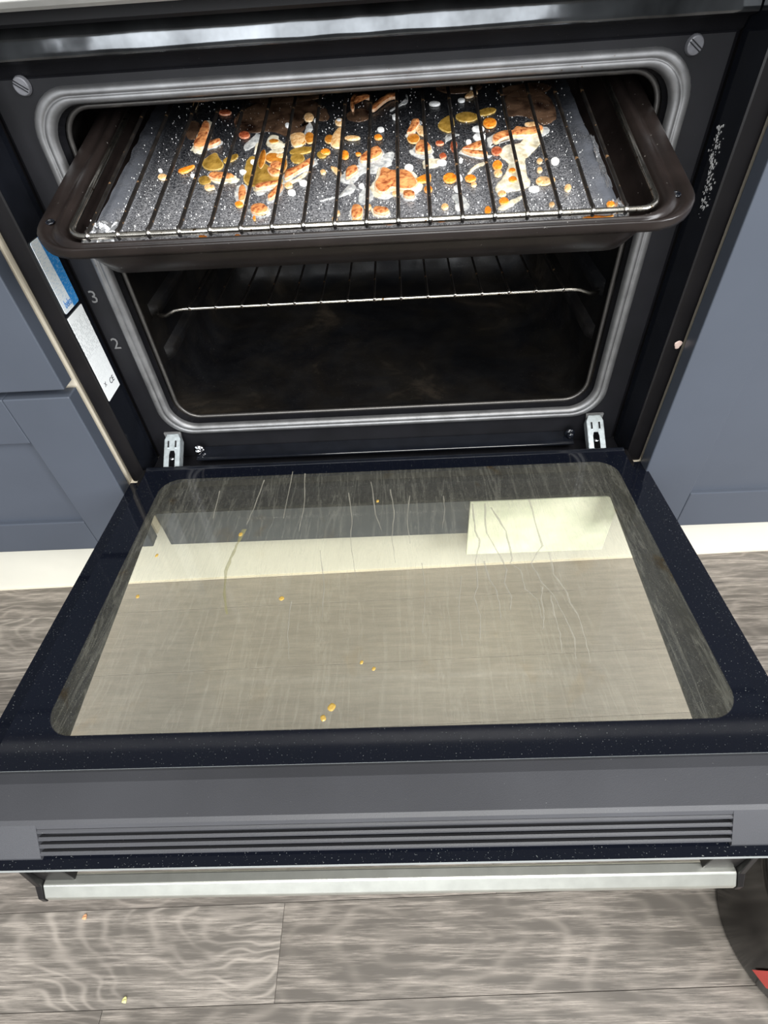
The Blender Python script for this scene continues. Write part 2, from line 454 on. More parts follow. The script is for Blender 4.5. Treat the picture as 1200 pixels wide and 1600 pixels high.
# oven housing: shelf and the filler board below it
hs = emp('oven_housing', (0, 0, .085), label='cream shelf and blue grey filler panel carrying the oven between the cabinets', cat='housing')
of = (0, 0, .085)
obj('shelf', box(B(), (-.3, -.0015, .226), (.2995, .55, .2415)), M['cream_edge'], hs, off=of, label='cream shelf board')
obj('filler_panel', box(B(), (-.299, .012, .1135), (.2935, .028, .2255)), M['blue'], hs, off=of)
bb = obj('panel', box(B(), (0, 0, 0), (.187, .006, .104)), mat('bright_pale_plate', (.9, .94, .74), .22), bevel=.001)  # added plate gives the bright rectangle behind the glass; its nature is unknown
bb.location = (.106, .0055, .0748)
tag(bb, 'pale plate added for the bright rectangle seen through the right of the door glass', 'panel')

wt = obj('worktop', box(B(), (-1.1, -.035, .8005), (1.1, .618, .838)), mat('pale_grey_worktop', (.42, .42, .41), .35, var=(50, .15)), bevel=.003)
tag(wt, 'pale grey worktop resting on both cabinets above the oven', 'worktop')

# ------------------------------------------------------------------ oven
OV = (0, 0, .2415)
oven = emp('oven', OV, label='built-in black oven with its drop-down door open flat', cat='oven')
YP = .04
# outer flange + jambs + panel
nr = 6
bm = B()
bo = ringbox(-.2968, .2962, .2418, .6435, nr); bi = ringbox(-.278, .278, .2419, .6434, nr)
for a, b in (((-.2968, 0, .2418), (-.278, .05, .70)), ((.278, 0, .2418), (.2962, .05, .70))):
    obj('side_flange', box(B(), a, b), M['black_flange'], oven, off=OV, bevel=.0022)
for s in (-1, 1):
    bm = B()
    loft(bm, [[(s * .2779, -.0002, z), (s * .2779, .0402, z)] for z in (.2418, .6434)], False)
    obj('jamb', bm, M['black_gloss'], oven, off=OV)
# front panel with rounded opening: outer rectangle -> opening
def xz(pts, y): return [(p[0], y, p[1]) for p in pts]
bm = B()
loft(bm, [xz(ringbox(-.2777, .2777, .2420, .6125, nr), YP + .004), xz(ringbox(-.2735, .2735, .2445, .6100, nr), YP),
          xz(rrect(-.252, .252, .281, .6045, .032, nr), YP), xz(rrect(-.244, .244, .289, .5965, .026, nr), YP - .002),
          xz(rrect(-.2395, .2395, .2915, .5935, .026, nr), YP), xz(rrect(-.2375, .2375, .2935, .5915, .026, nr), YP + .010)])
obj('front_panel', bm, M['black_matt'], oven, off=OV, smooth=False)
# seal: ribbed profile swept round the opening
prof = [(0, 0), (.0006, -.0038), (.0022, -.0056), (.0050, -.0062), (.0066, -.0058), (.0074, -.0047), (.0082, -.0058), (.0098, -.0064), (.0125, -.0058), (.0140, -.003), (.0145, 0)]
bm = B()
loft(bm, [xz(rrect(-.2525 + t, .2525 - t, .281 + t * .85, .605 - t * .8, .034 - t * .5, 10), YP + d) for t, d in prof])
obj('door_seal', bm, M['seal'], oven, off=OV, smooth=True, label='ribbed silver grey seal round the opening')
# inner metal rim just inside the opening
bm = B(); tube(bm, xz(rrect(-.2345, .2345, .2945, .5905, .024, 8), YP + .012), .0022, 8, True)
obj('opening_rim', bm, M['dull_rim'], oven, off=OV, smooth=True)
# cavity liner
bm = B()
loft(bm, [xz(rrect(-.2375, .2375, .2935, .5915, .026, nr), YP + .010), xz(rrect(-.2365, .2365, .292, .596, .026, nr), YP + .02), xz(rrect(-.243, .243, .286, .645, .03, nr), YP + .035),
          xz(rrect(-.243, .243, .286, .645, .03, nr), YP + .36), xz(rrect(-.225, .225, .30, .63, .03, nr), YP + .385)], True, False, True)
obj('cavity_liner', bm, M['enamel'], oven, off=OV, smooth=True)
# pressed shelf supports on the cavity walls
for s in (-1, 1):
    for zc in (.355, .405, .455, .505):
        bm = B(); loft(bm, [[(s * (.243 - d), YP + .05 + e, zc + q) for q in (-.009 + g, .009 - g)] + [(s * (.243 - d), YP + .33 - e, zc + q) for q in (.009 - g, -.009 + g)] for d, e, g in ((-.002, 0, 0), (.007, .006, .003), (.009, .012, .006))], True, False, True)
        obj('shelf_rail', bm, M['enamel'], oven, off=OV, smooth=True)
# header above the opening
bm = B()
P_ = [(.044, .6095), (.039, .6125), (.036, .6185), (.0275, .6205), (.0248, .6215)]
loft(bm, [[(x, y, z) for y, z in P_] for x in (-.277, .277)], False)
obj('header_panel', bm, M['black_matt'], oven, off=OV, smooth=True)
bm = B()
P_ = [(.0248, .6215), (.0242, .6230), (.0246, .626), (.0252, .630), (.0260, .634), (.0272, .6375), (.0285, .6395)]
xs_ = [-.277 + .554 * i / 60 for i in range(61)]
loft(bm, [[(x, y + .00025 * math.sin(x * 90 + 2 * math.sin(x * 31)) * math.sin((z - .6215) / .018 * PI), z) for y, z in P_] for x in xs_], False)
obj('gloss_lip', bm, M['band'], oven, off=OV, smooth=True, label='glossy black curved lip above the opening')
bm = B(); prism(bm, [(.0290, .6395), (.012, .6392), (.008, .6412), (.008, .6475), (.029, .6475)], 'x', -.2775, .2775)
obj('top_lip', bm, M['black_matt'], oven, off=OV)
bm = B(); prism(bm, [(-.020, .6495), (-.024, .6525), (-.024, .664), (.04, .664), (.04, .6478), (-.016, .6478)], 'x', -.2975, .2975)
obj('control_panel', bm, M['fascia'], oven, off=OV, bevel=.0006, label='brushed steel control panel edge')
bm = B(); box(bm, (-.2975, -.0235, .6642), (.2975, .04, .797)); obj('fascia', bm, M['black_matt'], oven, off=OV)
# body box behind the flange (hidden sides)
bm = B(); 
for lo, hi in (((-.277, .43, .2425), (.277, .44, .70)), ((-.2775, .046, .2425), (-.2745, .43, .70)), ((.2745, .046, .2425), (.2775, .43, .70)), ((-.2745, .046, .2425), (.2745, .43, .2455)), ((-.2745, .046, .697), (.2745, .43, .70))): box(bm, lo, hi)
obj('casing', bm, M['dark_void'], oven, off=OV)
obj('bottom_trim', box(B(), (-.2775, -.0045, .2262), (.2775, -.0017, .2436)), M['black_matt'], oven, off=OV)
obj('bottom_plate', box(B(), (-.2775, -.0016, .2419), (.2775, .0455, .2440)), M['black_matt'], oven, off=OV)
# round plugs at the top corners
for x, z in ((-.2475, .6065), (.2455, .6045)):
    bm = B(); cyl(bm, (x, YP, z), .0066, -.004, 'y', 24, .0056)
    pg = obj('plug', bm, M['plug'], oven, off=OV, smooth=False, bevel=.0008)
    bm = B(); 
    for s in (-1, 1): box(bm, (x - .0052, YP - .0046, z + s * .0009 - .0003 + .000), (x + .0052, YP - .0039, z + s * .0009 + .0003))
    bmesh.ops.rotate(bm, cent=(x, YP, z), matrix=Matrix.Rotation(.6, 3, 'Y'), verts=bm.verts)
    obj('slot_rib', bm, M['black_matt'], pg, off=OV)
# ledge rail and screws under the opening
bm = B(); prism(bm, [(.0395, .250), (.022, .252), (.0185, .2545), (.0185, .2565), (.021, .2575), (.0395, .259)], 'x', -.2210, .2230)
obj('bottom_rail', bm, M['black_gloss'], oven, off=OV, bevel=.0006)
for x in (-.2185, .2195):
    bm = B()
    bmesh.ops.create_uvsphere(bm, u_segments=14, v_segments=8, radius=.0042, matrix=Matrix.Translation((x, .026, .262)) @ Matrix.Diagonal((1, .7, 1, 1)))
    cyl(bm, (x, .029, .262), .006, .003, 'y', 16)
    obj('screw', bm, M['chrome'] if x < 0 else M['black_gloss'], oven, off=OV, smooth=True, label='bright screw head' if x < 0 else None)
# hinges
for s in (-1, 1):
    x = s * .2455
    w = .0095
    bm = B()
    # sloping channel with a slot: top plate ring around the slot plus two flanges
    def T(u, t, h=0):   # u across, t along 0..1 from the door up into the frame
        p0, p1 = Vector((s * .2425, -.006, .2615)), Vector((s * .2440, .034, .284))
        d_ = (p1 - p0).normalized(); nn = Vector((0, -d_.z, d_.y)) ; 
        return p0.lerp(p1, t) + Vector((u, 0, 0)) + nn * h
    outer = [T(-w, 0), T(w, 0), T(w, .85), T(w * .7, 1), T(-w * .7, 1), T(-w, .85)]
    inner = [T(-w * .38, .12), T(w * .38, .12), T(w * .38, .45), T(w * .25, .55), T(-w * .25, .55), T(-w * .38, .45)]
    loft(bm, [outer, inner])
    loft(bm, [outer, [p + Vector((0, .0045, -.008)) for p in outer]])
    h_ = obj('hinge', bm, M['zinc'], oven, off=OV, solid=.0008, label='zinc plated hinge arm')
    bm = B(); cyl(bm, T(0, .34, -.003), .0028, .0022, 'z', 14); obj('hinge_pin', bm, M['chrome'], h_, off=OV, smooth=True)
    bm = B(); tube(bm, [T(-w * .45, .62, .0006), T(-w * .45, .80, .0006)], .0011, 8); tube(bm, [T(w * .45, .62, .0006), T(w * .45, .80, .0006)], .0011, 8)
    obj('hinge_rivet', bm, M['chrome'], h_, off=OV)
    bm = B(); loft(bm, [[(x - .010, .0385, .284), (x + .010, .0385, .284), (x + .008, .0385, .272), (x - .008, .0385, .272)], [(x - .010, .036, .284), (x + .010, .036, .284), (x + .008, .034, .272), (x - .008, .034, .272)]], True, True, True)
    obj('hinge_housing', bm, M['stamp'], oven, off=OV)
# stamped rack numbers
for tx, x, z in (('3', -.2665, .447), ('2', -.2655, .398)):
    bm = text_mesh(tx, .017, .0003, 'CENTER')
    bmesh.ops.rotate(bm, cent=(0, 0, 0), matrix=Matrix.Rotation(PI / 2, 3, 'X'), verts=bm.verts)
    bmesh.ops.translate(bm, verts=bm.verts, vec=(x, YP - .0006, z - .006)); obj('stamped_number', bm, M['stamp'], oven, off=OV)
# stickers on the left jamb
def jamb_poly(y0, y1, z0, z1, x): return [(x, y0, z0), (x, y1, z0), (x, y1, z1), (x, y0, z1)]
XJ = -.2774
kb = N('blue_white_sticker_print')
v = kb.coord(); sp_ = kb.add('ShaderNodeSeparateXYZ'); kb.link(v, sp_.inputs[0])
top = kb.ramp(kb.math('ADD', kb.math('MULTIPLY', sp_.outputs['Y'], 20.), kb.math('MULTIPLY', sp_.outputs['Z'], 1.4)), [(.39, 0.), (.40, 1.)])
tx_ = kb.ramp(kb.noise(kb.coord((1, 230, 900)), 1.0, 2), [(.52, 0.), (.58, .35)])
c_ = kb.mix(top, (.85, .9, .92), (.02, .24, .62)); c_ = kb.mix(kb.math('MULTIPLY', tx_, 1.0), c_, (.35, .55, .75))
kb.link(c_, kb.b.inputs['Base Color']); kb.b.inputs['Roughness'].default_value = .35
bm = B(); z0, z1 = .4475, .5095
loft(bm, [[(XJ + d, p[0], p[1]) for p in rrect(.0015, .0315, z0, z1, .002, 3)] for d in (0, .0003)], True, True, True)
st = obj('sticker', bm, kb.m, oven, off=(-.2775, 0, .4475), label='blue and white sticker'); st.location = (-.2775, 0, .4475 - OV[2])
bm = text_mesh('beko', .010, .0001)
bmesh.ops.transform(bm, matrix=Matrix.Translation((.0006, .0105, .0035)) @ Matrix.Rotation(PI / 2, 4, 'Z') @ Matrix.Rotation(PI / 2, 4, 'X') @ Matrix.Rotation(.0, 4, 'Z'), verts=bm.verts)
bmesh.ops.scale(bm, vec=(1, .62, 1), verts=bm.verts)
obj('sticker_text', bm, mat('blue_print', (.02, .2, .55), .5), st)
kb = N('white_rating_label')
rows_ = kb.noise(kb.coord((1, 900, 120)), 1.0, 1)
v = kb.coord(); sp_ = kb.add('ShaderNodeSeparateXYZ'); kb.link(v, sp_.inputs[0])
wv = kb.math('SINE', kb.math('MULTIPLY', sp_.outputs['Y'], 2400.))
mk = kb.math('MULTIPLY', kb.ramp(wv, [(.55, 0.), (.75, 1.)]), kb.ramp(kb.noise(kb.coord((1, 200, 420)), 1.0, 2), [(.45, 0.), (.52, 1.)]))
zone = kb.ramp(kb.math('MULTIPLY', sp_.outputs['Z'], 10.), [(.20, 0.), (.22, .35), (.46, .35), (.50, 1.), (.83, 1.), (.85, 0.)])
c_ = kb.mix(kb.math('MULTIPLY', kb.math('MULTIPLY', mk, zone), .6), (.9, .93, .93), (.15, .17, .19))
kb.link(c_, kb.b.inputs['Base Color']); kb.b.inputs['Roughness'].default_value = .35
bm = B(); z0, z1 = .3540, .4440
loft(bm, [[(XJ + d, p[0], p[1]) for p in rrect(.0005, .0325, z0, z1, .001, 3)] for d in (0, .0003)], True, True, True)
st = obj('sticker', bm, kb.m, oven, off=(-.2775, 0, .354), label='white rating label with small print'); st.location = (-.2775, 0, .354 - OV[2])
for body, sz, yy, zz in (('CE', .0085, .017, .010), ('X', .006, .006, .014)):
    bm = text_mesh(body, sz, .0001)
    bmesh.ops.transform(bm, matrix=Matrix.Translation((.0006, yy, zz)) @ Matrix.Rotation(PI / 2, 4, 'Z') @ Matrix.Rotation(PI / 2, 4, 'X'), verts=bm.verts)
    obj('label_mark', bm, M['print'], st)
# chip in the right flange's paint, scuffs of dried suds on the right jamb
bm = B(); loft(bm, [[(.2905 + r * math.cos(a) * (1 + .25 * math.sin(3 * a)), -.0012 - d, .3885 + 1.3 * r * math.sin(a)) for a in [2 * PI * i / 12 for i in range(12)]] for r, d in ((.0034, 0), (.0026, .0006))], True, True, True)
obj('paint_chip', bm, mat('bare_metal_chip', (.5, .38, .33), .5), oven, off=OV)
bm = B(); rnd = random.Random(9)
for i in range(170):
    t = rnd.random(); z = .505 + .05 * t + rnd.gauss(0, .004); y = .012 + .016 * t + rnd.gauss(0, .0035); r = rnd.uniform(.0002, .0007)
    bmesh.ops.create_icosphere(bm, subdivisions=1, radius=r, matrix=Matrix.Translation((.2775, min(.038, max(.002, y)), z)) @ Matrix.Diagonal((.5, 1, 1.8, 1)))
tag(obj('dried_suds', bm, mat('dried_suds', (.4, .4, .4), .5), oven, off=OV), kind='stuff')

# ---- door (local frame: origin on the hinge line, -y towards the front)
ZD = .2645; TH = -.064
DV = (0, 0, ZD)
door = obj('oven_door', B(), M['black_flange'], oven)
door.location = (0, 0, ZD - OV[2]); door.rotation_euler = (TH, 0, 0)
bm = door_bm = B()
for lo, hi in (((-.268, -.338, -.0165), (-.256, -.010, -.0044)), ((.256, -.338, -.0165), (.268, -.010, -.0044)), ((-.268, -.0205, -.0165), (.268, -.0085, -.0044))): box(bm, lo, hi)
for s in (-1, 1): box(bm, (s * .2700 - .004, -.030, -.018), (s * .2700 + .004, -.0045, -.001))
bmesh.ops.recalc_face_normals(bm, faces=bm.faces); bm.to_mesh(door.data); bm.free()
bm = B(); box(bm, (-.2694, -.3405, -.0040), (.2694, -.0053, 0))
ig = obj('inner_glass', bm, M['inner_glass'], door)
ig.data.materials.append(M['glass_edge'])
for p in ig.data.polygons:
    if abs(p.normal.z) < .5: p.material_index = 1
bm = B(); box(bm, (-.2975, -.3938, -.0245), (.2975, -.0030, -.0204))
og = obj('outer_glass', bm, M['outer_glass'], door)
og.data.materials.append(M['glass_edge'])
for p in og.data.polygons:
    if p.normal.y < -.5: p.material_index = 1
RUNS = [(1.32,'w',[(1047,-869),(1009,-1289),(1094,-1600),(1126,-1756),(1075,-1900),(1119,-2064),(1080,-2196)]),(1.32,'w',[(1103,-930),(1194,-1273),(1194,-1628),(1167,-1681),(1244,-1761),(1243,-1979),(1327,-2100),(1322,-2296)]),(1.44,'w',[(1505,-828),(1495,-1484),(1354,-1691),(1403,-1916),(1476,-2079),(1502,-2259),(1531,-2488),(1498,-2675)]),(1.56,'w',[(1541,-1567),(1522,-1827),(1587,-2016),(1586,-2131),(1620,-2264),(1615,-2509),(1595,-2706)]),(1.32,'w',[(925,-861),(909,-1257),(933,-1404),(862,-1643),(848,-1940),(796,-2049),(827,-2231),(798,-2460)]),(1.32,'w',[(942,-1647),(950,-1844),(990,-1947),(1004,-2106),(988,-2282)]),(1.2,'w',[(1393,-1965),(1353,-2101),(1347,-2252),(1307,-2395)]),(1.08,'w',[(1443,-2057),(1430,-2256),(1432,-2442),(1406,-2616)]),(0.96,'w',[(-1292,-335),(-1314,-725),(-1353,-1041)]),(0.96,'w',[(-849,-252),(-798,-816),(-809,-1163)]),(0.96,'w',[(-1754,-490),(-1719,-926)]),(0.96,'w',[(-997,-208),(-989,-969)]),(0.96,'w',[(-112,-446),(-56,-957),(10,-1208)]),(0.84,'w',[(95,-587),(132,-939),(103,-1300),(136,-1630)]),(0.84,'w',[(294,-703),(256,-1087),(278,-1395)]),(0.84,'w',[(644,-725),(638,-969),(595,-1196)]),(0.84,'w',[(-345,-611),(-292,-1009),(-288,-1365),(-221,-1766)]),(0.78,'w',[(-575,-1433),(-498,-1900),(-484,-2241)]),(0.78,'w',[(-770,-2029),(-753,-2357),(-710,-2597)]),(0.78,'w',[(381,-1642),(385,-2011),(344,-2400)]),(0.78,'w',[(712,-1810),(649,-2223),(649,-2531)]),(3.0,'y',[(-1360,-1105),(-1388,-1281),(-1408,-1448),(-1423,-1655),(-1383,-1911),(-1303,-2142)])]
SPOTS = [((-39,-763),18),((-139,-2645),15),((-44,-2704),15),((-345,-3006),27),((-399,-3087),21),((-859,-1991),21),((-1384,-1176),24),((-2158,-1912),18),((-2144,-1419),18)]

rb = {'w': B(), 'y': B()}
rnd = random.Random(2)
for w_, kd, pts in RUNS:
    fine = []
    for a, c in zip(pts, pts[1:]):
        for q in range(4): fine.append((a[0] + (c[0] - a[0]) * q / 4 + rnd.uniform(-5, 5), a[1] + (c[1] - a[1]) * q / 4))
    fine.append(pts[-1]); L_ = []
    for i, p_ in enumerate(fine):
        w = w_ / 2 * 15 * (.5 + .7 * rnd.random()) * (1 - .6 * i / len(fine))
        L_.append([((p_[0] - w) / 1e4, p_[1] / 1e4, .0001), (p_[0] / 1e4, p_[1] / 1e4, .0003), ((p_[0] + w) / 1e4, p_[1] / 1e4, .0001)])
    loft(rb[kd], L_, False)
tag(obj('grease_runs', rb['w'], M['run'], door), kind='stuff')
obj('yellow_grease_run', rb['y'], M['run_yellow'], door)
for (x, y), r in SPOTS:
    bm = B(); loft(bm, [[(x / 1e4 + r / 1e4 * q * math.cos(a) * (1 + .2 * math.sin(2 * a + x)), y / 1e4 + r / 1e4 * q * 1.2 * math.sin(a), z) for a in [2 * PI * i / 12 for i in range(12)]] for q, z in ((1, .0000), (.6, .0005))], True, False, True)
    obj('grease_dot', bm, M['spot'], door)
# back lip of the door at the hinge side
bm = B(); prism(bm, [(-.0085, -.0200), (-.0030, -.0200), (-.0030, .0012), (-.0052, .0016), (-.0085, .0004)], 'x', -.2702, .2702); obj('rear_lip', bm, M['black_gloss'], door, bevel=.0005)
# grey plastic end trim with vent slats
bm = B(); XT = .2960
P_ = [(-.3405, -.0200), (-.3405, -.0006), (-.3425, .0006), (-.3500, .0026), (-.3725, .0030), (-.3752, .0018), (-.3768, -.0006), (-.3880, -.0030 - .015), (-.3880, -.0203)]
prism(bm, P_, 'x', -XT, -.2165); prism(bm, P_, 'x', .2165, XT)
Q_ = [(-.3405, -.0200), (-.3405, -.0006), (-.3425, .0006), (-.3500, .0026), (-.3725, .0030), (-.3752, .0018), (-.3765, -.0010), (-.3722, -.0050), (-.3760, -.0203)]
prism(bm, Q_, 'x', -.2165, .2165)
obj('end_trim', bm, M['plastic'], door, label='dark grey plastic end trim')
for i in range(4):
    y = -.3768 - .0029 * i; z = -.0032 - .0044 * i
    bm = B(); prism(bm, [(y + .0026, z - .0012), (y + .0004, z + .0012), (y - .0010, z + .0008), (y - .0014, z - .0004), (y + .0010, z - .0024)], 'x', -.2168, .2168)
    obj('vent_slat', bm, M['plastic'], door)
# handle below the glass
bm = B()
prism(bm, [(-.3850, -.0620), (-.3870, -.0575), (-.3935, -.0575), (-.3990, -.0660), (-.3990, -.0710), (-.3850, -.0710)], 'x', -.2325, .2325)
obj('handle', bm, M['steel'], door, bevel=.0008, label='brushed steel bar handle')
for s in (-1, 1):
    bm = B(); prism(bm, [(-.3800, -.0246), (-.3915, -.0246), (-.3945, -.0560), (-.3995, -.0655), (-.3995, -.0720), (-.3800, -.0720)], 'x', s * .2327, s * .2365)
    box(bm, (min(s * .2110, s * .2326), -.3905, -.0574), (max(s * .2110, s * .2326), -.3800, -.0246))
    obj('handle_bracket', bm, M['black_flange'], door, bevel=.0005)

# ------------------------------------------------------------------ baking tray (tilted, pulled part way out)
TO = Vector((.0001, -.0635, .5406))
R3 = Matrix(((.99979988, .01941066, -.00483962), (-.02000489, .97010155, -.24187348), (0, .2419219, .97029573)))
ROT = R3.to_euler()
tray = emp('baking_tray', TO, ROT, 'deep brown black baking tray pulled half out of the oven', 'tray')
def uvring(ins, w, x=0, r=.036):
    return [(p[0], p[1], w) for p in rrect(-.2277 + ins, .2272 - ins, -.0305 + (ins * .2 if ins < .0206 else .0041 + (ins - .0205) * .72), .262 - ins, max(.004, r - ins * .45), 8)]
bm = B()
loft(bm, [uvring(.0006, -.0070), uvring(0, -.0045), uvring(.0002, -.0010), uvring(.0015, 0), uvring(.0085, -.0001), uvring(.0100, -.0014), uvring(.0125, -.0014), uvring(.0140, .0002), uvring(.0185, .0022), uvring(.0205, .0018), uvring(.0228, -.0020),
          uvring(.030, -.0170), uvring(.0365, -.0285), uvring(.0405, -.0300)], True, False, True)
obj('tray_shell', bm, M['tray'], tray, smooth=True, solid=.0012)
for u, v_ in ((-.2185, .0035), (.2135, -.0015)):
    bm = B(); tube(bm, [(u + .0026 * math.cos(a), v_ + .0026 * math.sin(a), -.0001) for a in [2 * PI * i / 14 for i in range(14)]], .0007, 6, True); cyl(bm, (u, v_, -.0003), .0021, .0004, 'z', 14)
    obj('rivet_hole', bm, M['black_gloss'], tray, smooth=True)
# thumb of bright enamel catching light under the left corner
# ------------------------------------------------------------------ wire racks
def make_rack(loc, rot, hw, v0, v1, us, rf, rw, label, mats, ends=False):
    root = emp('wire_rack', loc, rot, label, 'rack')
    r = .013
    def arc(cx, cy, a0, a1, n=5): return [(cx + r * math.cos(a0 + (a1 - a0) * i / n), cy + r * math.sin(a0 + (a1 - a0) * i / n), 0) for i in range(n + 1)]
    if not ends:
        path = [(-hw, v1 - .02, 0), (-hw, (v0 + v1) / 2, 0)] + arc(-hw + r, v0 + r, PI, 1.5 * PI) + [(0, v0, 0)] + arc(hw - r, v0 + r, 1.5 * PI, 2 * PI) + [(hw, (v0 + v1) / 2, 0), (hw, v1 - .02, 0)]
        bm = B(); tube(bm, path, rf, 10); obj('frame_rod', bm, mats[0], root, smooth=True)
        bm = B(); tube(bm, [(-hw, v1 - .02, -.003), (hw, v1 - .02, -.003)], rf, 8); obj('rear_rod', bm, mats[1], root, smooth=True)
    else:
        path = [(-hw - .001, v0 + .012, -.009), (-hw + .002, v0 + .003, -.008), (-hw + .012, v0, -.006), (-hw + .022, v0, -.001), (-hw + .032, v0, 0), (0, v0, 0), (hw - .032, v0, 0), (hw - .022, v0, -.001), (hw - .012, v0, -.005), (hw - .002, v0 + .003, -.006), (hw + .001, v0 + .012, -.007)]
        bm = B(); tube(bm, path, rf, 10); obj('frame_rod', bm, mats[0], root, smooth=True)
        bm = B(); tube(bm, [(-hw, v1 - .02, -.003), (hw, v1 - .02, -.003)], rf, 8); obj('rear_rod', bm, mats[1], root, smooth=True)
    bead = None
    for u in us:
        if bead is None:
            bm = B(); bmesh.ops.create_icosphere(bm, subdivisions=2, radius=rf * 1.15); bead = obj('weld_bead', bm, mats[0], root, smooth=True); c = bead
        else:
            c = bead.copy(); C.objects.link(c); c.parent = root
        c.location = (u, v0 - rf * .1, rf * .25)
    first = None
    for u in us:
        if first is None:
            bm = B(); tube(bm, [(0, v0 - rf * .5, -rf * .9), (0, v0 - rf * .9, rf * .1), (0, v0 + rf * .2, rf + rw * .5), (0, v0 + .006, rw * 1.2), (0, v1 * .5, rw), (0, v1 - .02, rw)], rw, 8)
            first = obj('cross_wire', bm, mats[1], root, smooth=True); first.location = (u, 0, 0)
        else:
            c = first.copy(); C.objects.link(c); c.parent = root; c.location = (u, 0, 0)
    return root
make_rack(TO, ROT, .1995, -.0165, .25, [-.1848 + .02129 * i for i in range(18)], .0021, .00135,
          'upper wire rack lying over the foil in the pulled out baking tray', (M['bright_steel'], M['dark_rod']))
make_rack((.001, .080, .4115), (0, 0, -.004), .2345, 0, .33, [-.1955 + .0279 * i for i in range(15)], .0020, .0013,
          'lower wire rack hanging inside the oven cavity below the baking tray', (M['bright_steel'], M['dark_rod']), ends=True)

# ------------------------------------------------------------------ foil and food
foil_root = emp('foil_sheet', TO, ROT, 'sheet of greasy aluminium foil spread under the wire rack in the tray', 'foil')
def foil_h(u, v_):
    e = min(u + .190, .178 - u)
    k_ = max(0, 1 - e / .03)
    h = -.0074 + .0003 * noise.noise(Vector((u * 30, v_ * 22, 0))) + .0022 * k_ * noise.noise(Vector((u * 90, v_ * 60, 3))) + .0014 * k_
    if v_ < -.012: h -= (-.012 - v_) * .45
    return h
bm = B(); nu, nv = 90, 56; G = []
for j in range(nv + 1):
    row = []
    for i in range(nu + 1):
        v_ = -.0222 + .248 * j / nv
        x0 = -.190 + .006 * max(0, v_) / .2 + .0015 * noise.noise(Vector((0, v_ * 70, 1))); x1 = .178 - .006 * max(0, v_) / .2 + .0012 * noise.noise(Vector((5, v_ * 60, 1)))
        u = x0 + (x1 - x0) * i / nu
        row.append(bm.verts.new((u, v_, foil_h(u, v_))))
    G.append(row)
for j in range(nv):
    for i in range(nu): bm.faces.new((G[j][i], G[j][i + 1], G[j + 1][i + 1], G[j + 1][i]))
obj('foil_surface', bm, M['foil'], foil_root, smooth=True)
# crumpled corners and folded front edge
def crumple(cu, cv, su, sv, seed, h=.004):
    bm = B(); g = []
    for j in range(9):
        g.append([bm.verts.new((cu + su * (i / 8 - .5) + .002 * noise.noise(Vector((i, j, seed))), cv + sv * (j / 8 - .5) + .002 * noise.noise(Vector((i, j, seed + 9))), -.0075 + h * (.5 + noise.noise(Vector((i * .9, j * .9, seed + 4)))))) for i in range(9)])
    for j in range(8):
        for i in range(8): bm.faces.new((g[j][i], g[j][i + 1], g[j + 1][i + 1], g[j + 1][i]))
    return bm
obj('crumpled_corner', crumple(-.181, -.010, .022, .036, 1, .006), M['foil_clean'], foil_root)
obj('crumpled_corner', crumple(.176, -.008, .010, .026, 7), M['foil_clean'], foil_root)
obj('crumpled_edge', crumple(-.14, -.0205, .085, .004, 4, .0015), M['foil_clean'], foil_root)
obj('crumpled_edge', crumple(.176, .055, .004, .07, 5, .003), M['foil_clean'], foil_root)

def smooth_poly(p, it=2):
    for _ in range(it):
        q = []
        for i in range(len(p)):
            a, b = p[i], p[(i + 1) % len(p)]
            q += [(a[0] * .75 + b[0] * .25, a[1] * .75 + b[1] * .25), (a[0] * .25 + b[0] * .75, a[1] * .25 + b[1] * .75)]
        p = q
    return p
def blob(poly, h, seed, lift=0.0, rag=.0, grow=1.16):
    p = smooth_poly(poly, 2)
    gx, gy = sum(q[0] for q in p) / len(p), sum(q[1] for q in p) / len(p)
    p = [(gx + (q[0] - gx) * grow, gy + (q[1] - gy) * grow) for q in p]
    n = len(p)
    A = sum(p[i][0] * p[(i + 1) % n][1] - p[(i + 1) % n][0] * p[i][1] for i in range(n)) / 2
    if A < 0: p = p[::-1]; A = -A
    per = sum(math.dist(p[i], p[(i + 1) % n]) for i in range(n)); wdt = 2 * A / per
    nm = []
    for i in range(n):
        a, b = p[i - 1], p[(i + 1) % n]; dx, dy = b[0] - a[0], b[1] - a[1]; l = math.hypot(dx, dy) or 1
        nm.append((-dy / l, dx / l))
    def ring(d, z): return [(p[i][0] + nm[i][0] * (d - rag * noise.noise(Vector((p[i][0] * 900, p[i][1] * 900, seed)))), p[i][1] + nm[i][1] * (d - rag * noise.noise(Vector((p[i][0] * 900, p[i][1] * 900, seed)))), z) for i in range(n)]
    cu, cv = sum(q[0] for q in p) / n, sum(q[1] for q in p) / n
    z0 = foil_h(cu, max(-.011, cv)) + lift
    bm = B()
    loft(bm, [ring(0, z0 - .0006), ring(0, z0 + h * .35), ring(wdt * .07, z0 + h * .7), ring(wdt * .15, z0 + h)], True, False, True)
    bm.faces.ensure_lookup_table()
    for f in bm.faces: f.material_index = 1 if max(vv.co.z for vv in f.verts) < z0 + h * .72 else 0
    for vv in bm.verts: vv.co.z += foil_h(vv.co.x, max(-.011, vv.co.y)) - (z0 - lift)
    top = max(bm.faces, key=lambda f: len(f.verts)); bmesh.ops.triangulate(bm, faces=[top])
    bmesh.ops.translate(bm, verts=bm.verts, vec=(-cu, -cv, -z0))
    return bm, (cu, cv, z0)
